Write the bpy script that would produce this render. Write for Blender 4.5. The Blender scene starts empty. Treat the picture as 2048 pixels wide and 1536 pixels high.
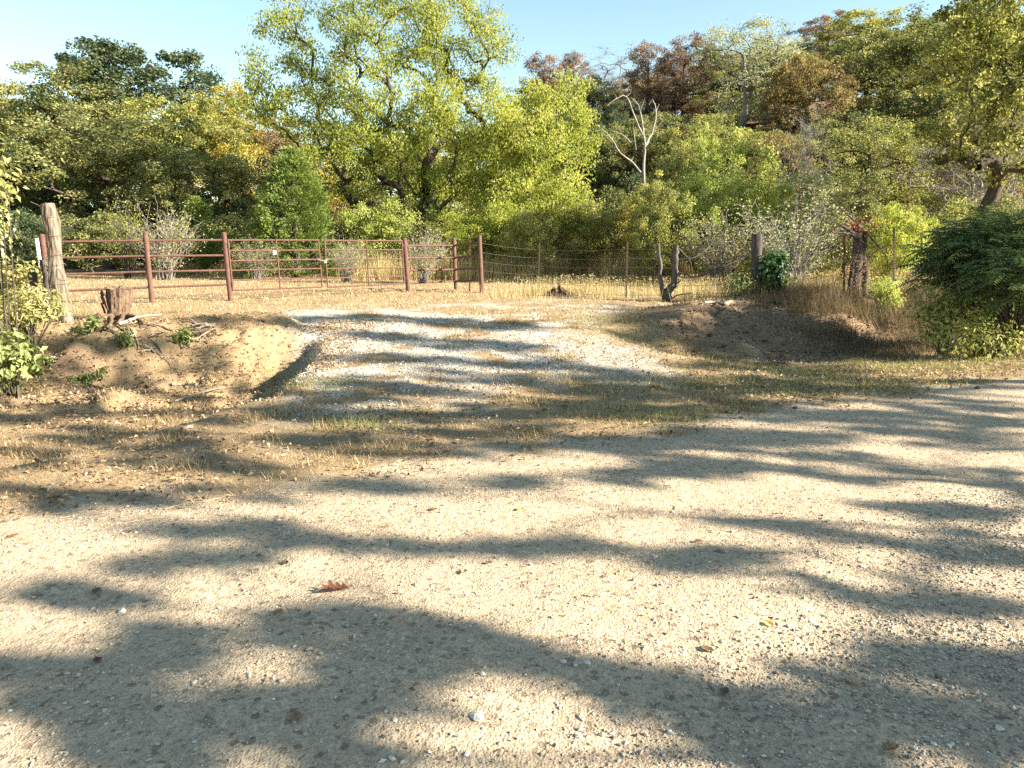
import bpy, math, random
import numpy as np
from mathutils import Vector

# ------------------------------------------------------------------ camera, sky, sun, exposure
scene = bpy.context.scene
COL = scene.collection
FPX, CXP, CYP, HORIZON = 1462.0, 1024.0, 768.0, 484.0        # measured on the 2048 px photograph
EYE = 1.6
TILT = math.atan((CYP - HORIZON) / FPX)
cam_data = bpy.data.cameras.new('camera')
cam_data.sensor_width = 36.0
cam_data.lens = FPX / 2048.0 * 36.0
cam_data.clip_start, cam_data.clip_end = 0.1, 3000.0
cam = bpy.data.objects.new('camera', cam_data)
cam.location = (0, 0, EYE)
cam.rotation_euler = (math.pi / 2 - TILT, 0, 0)
COL.objects.link(cam)
scene.camera = cam

SUN_EL = math.radians(25)
SUN_AZ = math.radians(-15)                # measured from +X (picture right); negative = behind the camera
sun_vec = Vector((math.cos(SUN_EL) * math.cos(SUN_AZ), math.cos(SUN_EL) * math.sin(SUN_AZ), math.sin(SUN_EL)))
world = bpy.data.worlds.new('World'); scene.world = world; world.use_nodes = True
wn = world.node_tree.nodes; wl = world.node_tree.links
bg = wn['Background']; sky = wn.new('ShaderNodeTexSky')
sky.sky_type = 'NISHITA'; sky.sun_disc = False
sky.sun_elevation = SUN_EL
sky.sun_rotation = math.atan2(sun_vec.x, sun_vec.y)
sky.air_density = 1.0; sky.dust_density = 0.15; sky.ozone_density = 1.2; sky.altitude = 200
bg.inputs[1].default_value = 0.064
wb = wn.new('ShaderNodeMix'); wb.data_type = 'RGBA'; wb.blend_type = 'MULTIPLY'; wb.inputs[0].default_value = 1.0; wb.inputs[7].default_value = (1.0, 1.0, 0.86, 1)   # the camera's warm white balance, the same over the whole sky
wl.new(sky.outputs[0], wb.inputs[6]); wl.new(wb.outputs[2], bg.inputs[0])
sl = bpy.data.lights.new('sun', 'SUN'); sl.energy = 4.9; sl.angle = math.radians(0.55); sl.color = (1.0, 0.91, 0.77)
so = bpy.data.objects.new('sun', sl); so.rotation_euler = sun_vec.to_track_quat('Z', 'Y').to_euler(); so.location = (40, -10, 40)
COL.objects.link(so)
vs = scene.view_settings
vs.view_transform = 'Standard'; vs.look = 'None'; vs.gamma = 1.0; vs.exposure = 2.3; vs.use_curve_mapping = False
scene.cycles.max_bounces = 6; scene.cycles.diffuse_bounces = 3; scene.cycles.glossy_bounces = 2
scene.cycles.transmission_bounces = 4; scene.cycles.transparent_max_bounces = 4
scene.cycles.use_denoising = False
scene.cycles.sample_clamp_indirect = 6.0

# ------------------------------------------------------------------ helpers
_tab = np.random.default_rng(11).random((256, 256))
def vnoise(x, y, seed=0):
    x = np.asarray(x, float) + seed * 17.37; y = np.asarray(y, float) + seed * 9.71
    xi = np.floor(x).astype(int); yi = np.floor(y).astype(int); fx = x - xi; fy = y - yi
    fx = fx * fx * (3 - 2 * fx); fy = fy * fy * (3 - 2 * fy)
    a = _tab[xi & 255, yi & 255]; b = _tab[(xi + 1) & 255, yi & 255]; c = _tab[xi & 255, (yi + 1) & 255]; d = _tab[(xi + 1) & 255, (yi + 1) & 255]
    return (a * (1 - fx) + b * fx) * (1 - fy) + (c * (1 - fx) + d * fx) * fy
def fbm(x, y, seed=0, octv=4):
    s = 0; w = 0.5; t = 0
    for k in range(octv):
        s = s + w * vnoise(x * 2 ** k, y * 2 ** k, seed + k); t += w; w *= 0.55
    return s / t
def smooth(a, b, x):
    u = np.clip((np.asarray(x, float) - a) / (b - a), 0, 1); return u * u * (3 - 2 * u)

class MB:
    """collects vertices, faces and one float per vertex; build() links them as ONE mesh object"""
    def __init__(self): self.V = []; self.F = []; self.A = []; self.n = 0
    def add(self, v, f, a=0.5):
        v = np.asarray(v, float).reshape(-1, 3); f = np.asarray(f, int)
        self.V.append(v); self.F.append(f + self.n)
        self.A.append(np.broadcast_to(np.asarray(a, float), (len(v),)).copy()); self.n += len(v); return self
    def mesh(self, name, mat, origin=(0, 0, 0), shade=False):
        V = np.concatenate(self.V) - np.asarray(origin, float)
        me = bpy.data.meshes.new(name); me.vertices.add(len(V)); me.vertices.foreach_set('co', V.astype(np.float32).ravel())
        loops = np.concatenate([f.ravel() for f in self.F]); tot = np.concatenate([np.full(len(f), f.shape[1]) for f in self.F])
        st = np.concatenate([[0], np.cumsum(tot)[:-1]])
        me.loops.add(len(loops)); me.loops.foreach_set('vertex_index', loops.astype(np.int32))
        me.polygons.add(len(tot)); me.polygons.foreach_set('loop_start', st.astype(np.int32))
        me.polygons.foreach_set('use_smooth', np.full(len(tot), shade))
        me.update(calc_edges=True)
        at = me.attributes.new('tint', 'FLOAT', 'POINT'); at.data.foreach_set('value', np.concatenate(self.A).astype(np.float32))
        if mat: me.materials.append(mat)
        return me
    def build(self, name, mat, parent=None, origin=(0, 0, 0), shade=False):
        o = bpy.data.objects.new(name, self.mesh(name, mat, origin, shade)); COL.objects.link(o)
        if parent is not None: o.parent = parent
        else: o.location = origin
        return o

def tag(o, label=None, cat=None, group=None, kind=None):
    if label: o['label'] = label
    if cat: o['category'] = cat
    if group: o['group'] = group
    if kind: o['kind'] = kind
    return o
def thing(name, loc, label, cat, group=None):
    o = bpy.data.objects.new(name, None); o.location = loc; o.empty_display_size = 0.2; COL.objects.link(o)
    return tag(o, label, cat, group)

def tube(mb, pts, rad, sides=8, cap=True, a=0.5, jit=0.0, rng=None):
    pts = np.asarray(pts, float); n = len(pts); rad = np.broadcast_to(np.asarray(rad, float), (n,))
    tan = np.gradient(pts, axis=0); tan /= np.linalg.norm(tan, axis=1)[:, None] + 1e-9
    m = np.abs(tan.mean(0)); ref = np.zeros(3); ref[int(np.argmin(m))] = 1
    u = np.cross(tan, ref); u /= np.linalg.norm(u, axis=1)[:, None] + 1e-9; w = np.cross(tan, u)
    th = np.arange(sides) * 2 * math.pi / sides
    R = np.repeat(rad[:, None], sides, 1)
    if jit and rng is not None: R = R * (1 + jit * rng.normal(0, 1, (n, sides)))
    v = pts[:, None, :] + R[:, :, None] * (np.cos(th)[None, :, None] * u[:, None, :] + np.sin(th)[None, :, None] * w[:, None, :])
    i = np.arange(n - 1)[:, None] * sides; j = np.arange(sides)[None, :]; k = (j + 1) % sides
    f = np.stack([i + j, i + k, i + sides + k, i + sides + j], -1).reshape(-1, 4)
    mb.add(v.reshape(-1, 3), f, a)
    if cap:
        for e, r0 in ((0, 0), (n - 1, (n - 1) * sides)):
            mb.add(np.concatenate([[pts[e]], v[e]]), np.stack([np.zeros(sides, int), 1 + np.arange(sides), 1 + (np.arange(sides) + 1) % sides], -1), a)
    return mb

def bez(p0, p1, p2, n):
    t = np.linspace(0, 1, n)[:, None]; return (1 - t) ** 2 * np.asarray(p0) + 2 * t * (1 - t) * np.asarray(p1) + t * t * np.asarray(p2)
def spline(pts, n):
    """smooth curve through points (Catmull-Rom)"""
    p = np.asarray(pts, float); p = np.concatenate([[2 * p[0] - p[1]], p, [2 * p[-1] - p[-2]]]); m = len(p) - 3
    out = []
    for q in np.linspace(0, m - 1e-6, n):
        i = int(q); t = q - i; a, b, c, d = p[i:i + 4]
        out.append(0.5 * (2 * b + (c - a) * t + (2 * a - 5 * b + 4 * c - d) * t * t + (3 * b - a - 3 * c + d) * t ** 3))
    return np.array(out)
def unit(v): return v / (np.linalg.norm(v, axis=-1, keepdims=True) + 1e-9)
def rdirs(rng, n): return unit(rng.normal(0, 1, (n, 3)))

def leaf_quads(mb, c, axis, nrm, L, W, tint, fold=0.12):
    """kite-shaped leaves: c centres, axis = length direction, nrm = face normal hint"""
    axis = unit(axis); side = unit(np.cross(nrm, axis)); up = np.cross(axis, side)
    L = np.broadcast_to(L, (len(c),))[:, None]; W = np.broadcast_to(W, (len(c),))[:, None]
    base = c - axis * L * 0.5; tip = c + axis * L * 0.5 - up * L * fold
    s1 = c + side * W * 0.5 - axis * L * 0.06 + up * W * fold; s2 = c - side * W * 0.5 - axis * L * 0.06 + up * W * fold
    v = np.stack([base, s1, tip, s2], 1).reshape(-1, 3); n = len(c)
    f = np.arange(n * 4).reshape(n, 4)
    mb.add(v, f, np.repeat(tint, 4)); return mb

# ------------------------------------------------------------------ terrain
UX, UY = 0.8944, 0.4472
def tdist(x, y): return -UY * x + UX * y - 4.92        # metres beyond the road's far edge
def sdist(x, y): return UX * x + UY * y
_tp = np.array([-60, -20, -12, -9.5, -8.6, -7.4, -6.4, -3.2, -0.4, 0.0, 0.7, 1.8, 3.0, 3.7, 4.3, 5.0, 5.7, 6.3, 7.2, 9, 12, 20, 60, 500])
_zp = np.array([1.0, .5, .3, .1, -.25, -.12, 0.0, .05, .01, 0.0, -.06, -.16, -.27, -.30, -.22, 0.05, .34, .45, .45, .38, .31, .30, .35, .5])
_tf = np.arange(-60, 80, 0.05); _zf = np.interp(_tf, _tp, _zp)
_k = np.exp(-0.5 * (np.arange(-12, 13) / 5.0) ** 2); _k /= _k.sum(); _zf = np.convolve(np.pad(_zf, 12, mode='edge'), _k, 'valid')
_zl = np.interp(_tf, _tp, _zp); _zl = np.where(_tf > 1.0, np.interp(_tf, [1.0, 2.2, 3.4, 5.4, 5.9, 6.35, 6.75, 7.1, 8, 9, 12, 20, 60], [-.08, -.15, -.20, -.22, -.14, .12, .38, .46, .44, .38, .31, .30, .35]), _zl); _k2 = np.exp(-0.5 * (np.arange(-12, 13) / 3.0) ** 2); _k2 /= _k2.sum(); _zl = np.convolve(np.pad(_zl, 12, mode='edge'), _k2, 'valid')
def drive_edges(y):
    xl = np.interp(y, [4, 5.2, 6.5, 7.6, 8.8, 10.8, 12.2, 14, 18], [-4.2, -3.6, -2.9, -2.45, -2.5, -2.72, -3.6, -6, -9])
    xr = np.interp(y, [5, 7.4, 9, 10.5, 11.8, 13.5, 15, 18], [6.0, 4.6, 2.9, 1.9, 1.1, 1.2, 2.5, 5])
    return xl, xr
def H(x, y):
    x = np.asarray(x, float); y = np.asarray(y, float)
    t = tdist(x, y); s = sdist(x, y)
    wob = (fbm(s * 0.55, t * 0.25, 3, 3) - 0.5) * 1.1 * smooth(2.5, 4.5, t)
    wl = smooth(-1.2, -3.2, x); z = np.interp(t + wob, _tf, _zf) * (1 - wl) + np.interp(t + wob * .8, _tf, _zl) * wl
    xl, xr = drive_edges(y)
    e = (vnoise(y * 1.3, x * 0.4, 5) - 0.5) * 0.25
    wd = smooth(-0.42, 0.05, x - xl + e) * (1 - smooth(0.0, 1.9, x - xr + e))
    zd = np.interp(t, [-1, 0, 2, 4, 7, 9, 12, 40], [0, 0, -.02, .08, .26, .30, .30, .32])
    z = z * (1 - wd) + zd * wd
    near = smooth(60, 25, y)
    z = z - .022 * (np.exp(-((t + 1.5 + .1 * np.sin(s * .7)) / .42) ** 2) + np.exp(-((t + 3.1 + .1 * np.sin(s * .6 + 1)) / .42) ** 2))
    # two shallow wheel ruts up the drive, humps on the banks
    bank = smooth(3.4, 4.6, t) * (1 - smooth(6.6, 7.6, t)) * (1 - wd) * (1 - .35 * smooth(0, 3, x))
    z = z + bank * ((fbm(x * 1.4, y * 1.4, 9, 4) - 0.5) * 0.30 + (fbm(x * 4, y * 4, 29, 4) - .5) * 0.20 - 0.10 * smooth(.55, .75, fbm(x * 2.3, y * 3.1, 49, 3)))
    z = z + near * (fbm(x * 2.2, y * 2.2, 21, 4) - 0.5) * (0.03 + 0.05 * smooth(0.1, 0.8, t))
    z = z - 0.16 * np.exp(-(((x + 3.3) / .7) ** 2 + ((y - 9.3) / 1.3) ** 2))
    # hollowed ledge under the stump
    z = z - 0.14 * np.exp(-(((x + 5.3) / .40) ** 2 + ((y - 9.6) / .25) ** 2))
    # far hill on the right, low rise on the left
    hill = 15.0 * smooth(34, 88, y + 0.12 * x) * smooth(-22, 30, x) + 2.0 * smooth(40, 120, y)
    hill = hill + 6 * smooth(90, 300, y)
    return z + hill
def ray(px, py):
    dx = (px - CXP) / FPX; dy = -(py - CYP) / FPX
    return np.array([dx, math.cos(TILT) + dy * math.sin(TILT), -math.sin(TILT) + dy * math.cos(TILT)])
def at(px, py, Y):
    """point seen at photo pixel (px, py) that lies Y metres ahead"""
    d = ray(px, py); return np.array([0, 0, EYE]) + d * (Y / d[1])
def flat_hit(px, py):
    z = float(np.interp(py, [600, 700, 830], [.30, .15, 0.0])); d = ray(px, py); k = (z - EYE) / d[2]; return np.array([0, 0, EYE]) + d * k
def G(px, py):
    """where the line of sight through (px, py) meets the ground"""
    d = ray(px, py); k = np.concatenate([np.arange(1.5, 25, 0.02), np.arange(25, 150, 0.1)])
    P = np.array([0, 0, EYE]) + d * k[:, None]
    below = np.nonzero(P[:, 2] < H(P[:, 0], P[:, 1]))[0]
    p = P[below[0]] if len(below) else P[-1]
    return np.array([p[0], p[1], float(H(p[0], p[1]))])

TRACKS = [np.array([flat_hit(*p)[:2] for p in pl_]) for pl_ in ([(560, 628), (700, 640), (820, 665), (900, 705), (960, 760), (940, 830)], [(760, 625), (950, 640), (1090, 668), (1190, 705), (1300, 745)], [(620, 640), (640, 690), (640, 740)], [(700, 640), (760, 680), (880, 690), (1060, 690)])]
def track_dist(x, y):
    best = np.full(np.shape(x), 1e9)
    for tr in TRACKS:
        for a, b in zip(tr[:-1], tr[1:]):
            d = b - a; u = np.clip(((x - a[0]) * d[0] + (y - a[1]) * d[1]) / (d @ d), 0, 1); best = np.minimum(best, np.hypot(x - a[0] - u * d[0], y - a[1] - u * d[1]))
    return best
def masks(x, y):
    t = tdist(x, y); xl, xr = drive_edges(y)
    n1 = fbm(x * 0.9, y * 0.9, 31, 4); n2 = fbm(x * 3.1, y * 3.1, 37, 3); n3 = fbm(sdist(x, y) * 0.5, t * 2.2, 41, 3)
    road = (1 - smooth(-0.25, 0.30, t + (n1 - .5) * 1.3 + (n2 - .5) * 0.7)) * smooth(-7.6, -6.6, t)
    ind = smooth(-0.35, 0.25, x - xl) * (1 - smooth(-0.6, 0.9, x - xr))
    up = smooth(0.3, 4.0, t) * (1 - smooth(8.0, 11.5, t))
    gr = ind * up * smooth(0.43, 0.60, 0.38 * n1 + 0.32 * n2 + 0.30 * n3 - 0.03 + 0.14 * np.exp(-(track_dist(x, y) / .5) ** 2))
    face = np.exp(-((x - xl + 0.12) / 0.28) ** 2) * smooth(3.2, 3.8, t) * (1 - smooth(6.4, 7.2, t))     # gravel spilling at the culvert side
    gr = np.maximum(gr, face)
    dr = smooth(2.6, 3.4, t) * (1 - smooth(6.4, 7.2, t)) * (1 - smooth(-0.9, -0.2, x - xl) * (1 - smooth(0.6, 1.9, x - xr)))
    dirt = dr * smooth(0.40, 0.60, n1 * 0.6 + n2 * 0.4 + 0.14 * smooth(1.5, 3.5, x) - .08 * smooth(-1, -3, x) + .12 * smooth(-3.2, -4.6, x) * smooth(4.6, 3.6, t))
    dirt = np.maximum(dirt, smooth(-7.2, -8.2, t) * .8)
    wood = smooth(31, 37, y - 0.12 * np.abs(x))           # leaf-strewn floor of the wood
    dirt = np.maximum(dirt * (1 - wood), wood)
    return np.clip(road, 0, 1), np.clip(gr * (1 - road), 0, 1), np.clip(dirt * (1 - road), 0, 1)

# ------------------------------------------------------------------ materials
def nt(name):
    m = bpy.data.materials.new(name); m.use_nodes = True; t = m.node_tree; return m, t.nodes, t.links, t.nodes['Principled BSDF']
def noise_node(N, L, vec, scale, detail=4, rough=0.6):
    n = N.new('ShaderNodeTexNoise'); n.inputs['Scale'].default_value = scale; n.inputs['Detail'].default_value = detail; n.inputs['Roughness'].default_value = rough
    L.new(vec, n.inputs['Vector']); return n
def ramp_node(N, L, fac, stops):
    r = N.new('ShaderNodeValToRGB'); e = r.color_ramp.elements
    while len(e) < len(stops): e.new(0.5)
    for k, (p, c) in enumerate(stops): e[k].position = p; e[k].color = (*c, 1)
    L.new(fac, r.inputs[0]); return r
def mix_node(N, L, fac, a, b, mode='MIX'):
    m = N.new('ShaderNodeMix'); m.data_type = 'RGBA'; m.blend_type = mode
    for sock, val in ((0, fac), (6, a), (7, b)):
        if isinstance(val, (int, float)): m.inputs[sock].default_value = val
        elif isinstance(val, tuple): m.inputs[sock].default_value = (*val, 1)
        else: L.new(val, m.inputs[sock])
    return m.outputs[2]

def leaf_mat(name, stops, transl=0.4, boost=1.5, gloss=0.25, rough=0.55):
    m, N, L, P = nt(name)
    a = N.new('ShaderNodeAttribute'); a.attribute_name = 'tint'
    r = ramp_node(N, L, a.outputs['Fac'], stops)
    L.new(r.outputs[0], P.inputs['Base Color']); P.inputs['Roughness'].default_value = rough; P.inputs['Specular IOR Level'].default_value = gloss
    if transl:
        tb = N.new('ShaderNodeBsdfTranslucent'); b = mix_node(N, L, 1.0, r.outputs[0], (boost, boost, boost * 0.75), 'MULTIPLY')
        L.new(b, tb.inputs['Color']); mx = N.new('ShaderNodeMixShader'); mx.inputs[0].default_value = transl
        L.new(P.outputs[0], mx.inputs[1]); L.new(tb.outputs[0], mx.inputs[2]); L.new(mx.outputs[0], N['Material Output'].inputs[0])
    return m
def bark_mat(name, c0, c1, scale=14, stretch=0.18, bump=0.5):
    m, N, L, P = nt(name)
    tc = N.new('ShaderNodeTexCoord'); mp = N.new('ShaderNodeMapping'); mp.inputs['Scale'].default_value = (1, 1, stretch); L.new(tc.outputs['Object'], mp.inputs[0])
    n = noise_node(N, L, mp.outputs[0], scale, 6, 0.7); r = ramp_node(N, L, n.outputs[0], [(0.3, c0), (0.7, c1)])
    L.new(r.outputs[0], P.inputs['Base Color']); P.inputs['Roughness'].default_value = 0.9; P.inputs['Specular IOR Level'].default_value = 0.15
    b = N.new('ShaderNodeBump'); b.inputs['Strength'].default_value = bump; b.inputs['Distance'].default_value = 0.03
    L.new(n.outputs[0], b.inputs['Height']); L.new(b.outputs[0], P.inputs['Normal']); return m

# ground: four surfaces mixed by where they really lie
m_ground, N, L, P = nt('ground_surface')
geo = N.new('ShaderNodeNewGeometry'); pos = geo.outputs['Position']
at_ = N.new('ShaderNodeAttribute'); at_.attribute_name = 'zone'; sep = N.new('ShaderNodeSeparateColor'); L.new(at_.outputs['Color'], sep.inputs[0])
nA = noise_node(N, L, pos, 1.1, 5, 0.6); nB = noise_node(N, L, pos, 9, 6, 0.7); nC = noise_node(N, L, pos, 60, 5, 0.75)
vo = N.new('ShaderNodeTexVoronoi'); vo.inputs['Scale'].default_value = 95; L.new(pos, vo.inputs['Vector'])
vo2 = N.new('ShaderNodeTexVoronoi'); vo2.inputs['Scale'].default_value = 42; L.new(pos, vo2.inputs['Vector'])
def pack(stops1, stops2, fac=0.5): return mix_node(N, L, fac, ramp_node(N, L, nB.outputs[0], stops1).outputs[0], ramp_node(N, L, nC.outputs[0], stops2).outputs[0])
c_road = pack([(0.3, (.31, .255, .185)), (0.7, (.47, .40, .295))], [(0.34, (.13, .11, .085)), (0.47, (.38, .32, .235)), (0.72, (.58, .51, .40))], 0.6)
vcol = N.new('ShaderNodeSeparateColor'); L.new(vo2.outputs['Color'], vcol.inputs[0])
speck = ramp_node(N, L, vcol.outputs[0], [(0.0, (.40, .38, .37)), (0.16, (1, 1, 1)), (0.80, (1, 1, 1)), (1.0, (1.35, 1.33, 1.3))])  # dark cells: gravel specks, with pebble shadows put into the colour too
c_road = mix_node(N, L, 0.8, c_road, speck.outputs[0], 'MULTIPLY')
tone = ramp_node(N, L, nA.outputs[0], [(0.35, (.96, .87, .79)), (0.65, (1.07, .98, .885))])
c_road = mix_node(N, L, 1.0, c_road, tone.outputs[0], 'MULTIPLY')
c_drive = pack([(0.3, (.27, .24, .20)), (0.7, (.50, .46, .39))], [(0.3, (.16, .14, .11)), (0.7, (.57, .53, .46))], 0.55)
c_dirt = pack([(0.3, (.11, .066, .038)), (0.7, (.30, .195, .115))], [(0.3, (.06, .042, .028)), (0.7, (.33, .24, .155))], 0.5)
c_straw = pack([(0.3, (.15, .10, .053)), (0.7, (.40, .285, .155))], [(0.3, (.07, .047, .03)), (0.55, (.30, .215, .12)), (0.75, (.55, .44, .27))], 0.55)
green = mix_node(N, L, ramp_node(N, L, nA.outputs[0], [(0.62, (0, 0, 0)), (0.82, (.15, .15, .15))]).outputs[0], c_straw, (.11, .13, .04))
col = mix_node(N, L, sep.outputs[2], green, c_dirt); col = mix_node(N, L, sep.outputs[1], col, c_drive); col = mix_node(N, L, sep.outputs[0], col, c_road)
L.new(col, P.inputs['Base Color']); P.inputs['Roughness'].default_value = 0.92; P.inputs['Specular IOR Level'].default_value = 0.12
ma = N.new('ShaderNodeMath'); ma.operation = 'MULTIPLY_ADD'; L.new(vo.outputs['Distance'], ma.inputs[0]); ma.inputs[1].default_value = -0.9; L.new(nC.outputs[0], ma.inputs[2])
bp = N.new('ShaderNodeBump'); bp.inputs['Strength'].default_value = 0.6; bp.inputs['Distance'].default_value = 0.008; L.new(ma.outputs[0], bp.inputs['Height'])
bp2 = N.new('ShaderNodeBump'); bp2.inputs['Strength'].default_value = 0.5; bp2.inputs['Distance'].default_value = 0.05; L.new(nB.outputs[0], bp2.inputs['Height']); L.new(bp.outputs[0], bp2.inputs['Normal'])
L.new(bp2.outputs[0], P.inputs['Normal'])

def rust_mat(name, c0, c1, c2):
    m, N, L, P = nt(name); tc = N.new('ShaderNodeTexCoord')
    n = noise_node(N, L, tc.outputs['Object'], 9, 7, 0.7); n2 = noise_node(N, L, tc.outputs['Object'], 60, 3, 0.6)
    r = ramp_node(N, L, n.outputs[0], [(0.3, c0), (0.5, c1), (0.72, c2)])
    L.new(mix_node(N, L, 0.35, r.outputs[0], ramp_node(N, L, n2.outputs[0], [(0.3, c0), (0.7, c2)]).outputs[0]), P.inputs['Base Color'])
    P.inputs['Roughness'].default_value = 0.75; P.inputs['Specular IOR Level'].default_value = 0.3
    b = N.new('ShaderNodeBump'); b.inputs['Strength'].default_value = 0.25; b.inputs['Distance'].default_value = 0.004; L.new(n2.outputs[0], b.inputs['Height']); L.new(b.outputs[0], P.inputs['Normal'])
    return m
m_rust = rust_mat('rusted_pipe', (.052, .025, .017), (.10, .047, .032), (.175, .093, .066))
m_rust_dark = rust_mat('dark_rusted_steel', (.045, .03, .025), (.08, .045, .035), (.12, .07, .05))
m_zinc = rust_mat('galvanised_steel', (.30, .31, .32), (.42, .43, .44), (.55, .56, .57))
m_wire = rust_mat('old_fence_wire', (.10, .085, .07), (.16, .13, .11), (.22, .19, .16))
m_white = rust_mat('white_paint', (.70, .70, .68), (.78, .78, .76), (.82, .82, .80))
m_bark = bark_mat('dark_bark', (.028, .022, .018), (.11, .088, .07))
m_bark_grey = bark_mat('grey_bark', (.10, .09, .08), (.30, .27, .24))
m_bark_tan = bark_mat('tan_twigs', (.20, .17, .13), (.42, .37, .29))
m_bark_dead = bark_mat('dead_bark', (.035, .03, .026), (.15, .13, .11))
m_bark_pale = bark_mat('bleached_wood', (.12, .105, .09), (.32, .29, .26))
m_post = bark_mat('weathered_post_wood', (.035, .027, .02), (.30, .235, .17), 26, 0.10, 1.0)
m_post_dark = bark_mat('dark_post_wood', (.035, .03, .026), (.12, .10, .085), 30, 0.10, 0.8)
m_stump = bark_mat('stump_bark', (.028, .018, .012), (.24, .16, .105), 22, 0.15, 1.0)
m_cut = bark_mat('cut_wood', (.30, .22, .13), (.55, .42, .27), 30, 1.0, 0.4)
m_stick = bark_mat('dry_stick', (.16, .125, .09), (.42, .35, .27), 40, 0.3, 0.5)

def desat(c, k=.16):
    y = .3 * c[0] + .6 * c[1] + .1 * c[2]; return tuple(v * (1 - k) + y * k for v in c)
S = lambda *c: [(k / (len(c) - 1), v) for k, v in enumerate(c)]
D = lambda *c: S(*[desat(v) for v in c])
SPEC = {
 'walnut': leaf_mat('walnut_leaves', S((.09, .125, .02), (.20, .235, .036), (.30, .32, .058), (.42, .40, .11)), .45),
 'bright': leaf_mat('bright_yellow_green_leaves', S((.13, .17, .025), (.25, .29, .05), (.36, .375, .08), (.45, .43, .13)), .45),
 'olive': leaf_mat('olive_leaves', S((.04, .055, .018), (.115, .132, .042), (.225, .23, .08), (.41, .375, .155)), .36),
 'olive2': leaf_mat('olive_yellow_leaves', S((.07, .085, .022), (.175, .19, .05), (.31, .305, .09), (.47, .425, .15)), .38),
 'dark': leaf_mat('dark_green_leaves', D((.018, .034, .012), (.045, .075, .025), (.085, .115, .04), (.16, .18, .07)), .3),
 'yellow': leaf_mat('yellow_leaves', S((.15, .14, .03), (.32, .28, .06), (.45, .38, .08), (.52, .44, .12)), .45),
 'rust': leaf_mat('russet_leaves', S((.08, .055, .042), (.17, .112, .08), (.27, .18, .125), (.36, .26, .18)), .3),
 'bronze': leaf_mat('bronze_leaves', D((.06, .045, .018), (.17, .115, .035), (.27, .20, .05), (.36, .31, .09)), .35),
 'tan': leaf_mat('tan_leaves', S((.12, .085, .05), (.22, .16, .085), (.33, .25, .13), (.42, .33, .18)), .35),
 'pale': leaf_mat('pale_green_leaves', D((.14, .155, .07), (.25, .27, .12), (.36, .36, .18), (.46, .45, .25)), .4),
 'fresh': leaf_mat('fresh_green_leaves', S((.13, .17, .035), (.25, .30, .065), (.37, .40, .11), (.48, .48, .19)), .45),
 'cedar': leaf_mat('cedar_needles', S((.03, .055, .014), (.085, .13, .026), (.18, .235, .05), (.33, .36, .10)), .25),
 'ivy': leaf_mat('dark_vine_leaves', S((.012, .03, .008), (.03, .07, .018), (.06, .12, .03), (.12, .19, .05)), .3, gloss=.5, rough=.4),
 'sumac': leaf_mat('feathery_green_leaves', S((.03, .055, .02), (.075, .12, .036), (.16, .22, .07), (.32, .36, .15)), .35, gloss=.4, rough=.45),
 'red': leaf_mat('red_leaves', S((.06, .012, .01), (.16, .03, .02), (.22, .05, .03), (.20, .12, .05)), .35),
 'plant': leaf_mat('garden_green_leaves', S((.05, .08, .02), (.13, .165, .045), (.24, .27, .09), (.40, .41, .18)), .4, gloss=.4),
 'weed': leaf_mat('pale_weed_leaves', S((.09, .10, .03), (.24, .24, .08), (.40, .36, .15), (.52, .46, .24)), .4),
}
m_grass = leaf_mat('dry_grass_blades', S((.075, .062, .028), (.17, .118, .06), (.36, .255, .135), (.56, .44, .26)), .3)
m_tallgrass = leaf_mat('tall_dry_weeds', S((.14, .12, .045), (.30, .235, .10), (.48, .38, .19), (.60, .49, .28)), .35)
m_brownweed = leaf_mat('red_brown_weeds', S((.05, .033, .022), (.115, .078, .046), (.19, .135, .075), (.17, .17, .065)), .3)
m_greengrass = leaf_mat('green_grass_blades', S((.05, .085, .02), (.13, .17, .04), (.25, .26, .08), (.40, .36, .16)), .35)
m_litter = leaf_mat('fallen_leaf_litter', S((.10, .06, .035), (.24, .155, .085), (.40, .28, .16), (.55, .43, .29)), .2)
m_gravel = leaf_mat('gravel_stones', S((.14, .12, .10), (.31, .26, .195), (.43, .37, .28), (.58, .53, .45)), 0, gloss=.2, rough=.85)
m_whitestone = bark_mat('pale_limestone', (.42, .38, .32), (.62, .58, .50), 40, 1.0, 0.4)

# ------------------------------------------------------------------ ground, road, drive: one height field cut into its surfaces
def axis(lo, hi, step, far_lo, far_hi):
    core = np.arange(lo, hi + 1e-6, step); g = 1.13
    a = []; d = step; q = core[-1]
    while q < far_hi: d *= g; q += min(d, 40); a.append(q)
    b = []; d = step; q = core[0]
    while q > far_lo: d *= g; q -= min(d, 40); b.append(q)
    return np.concatenate([b[::-1], core, a])
gx = axis(-9.5, 9.5, 0.07, -900, 900); gy = axis(1.4, 17.5, 0.07, -60, 1500)
XX, YY = np.meshgrid(gx, gy, indexing='ij'); ZZ = H(XX, YY)
mr, mg, md = masks(XX, YY)
nx_, ny_ = XX.shape
idx = np.arange(nx_ * ny_).reshape(nx_, ny_)
quads = np.stack([idx[:-1, :-1], idx[1:, :-1], idx[1:, 1:], idx[:-1, 1:]], -1).reshape(-1, 4)
xc = ((gx[:-1] + gx[1:]) / 2)[:, None] + 0 * ((gy[:-1] + gy[1:]) / 2)[None]; yc = 0 * ((gx[:-1] + gx[1:]) / 2)[:, None] + ((gy[:-1] + gy[1:]) / 2)[None]
tc_ = tdist(xc, yc); xl_, xr_ = drive_edges(yc)
is_road = ((tc_ < 0.1) & (tc_ > -7.2)).ravel()
is_drive = (~is_road) & ((tc_ < 12.5) & (tc_ > 0) & (xc > xl_ - 0.1) & (xc < xr_ + 0.3)).ravel()
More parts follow.
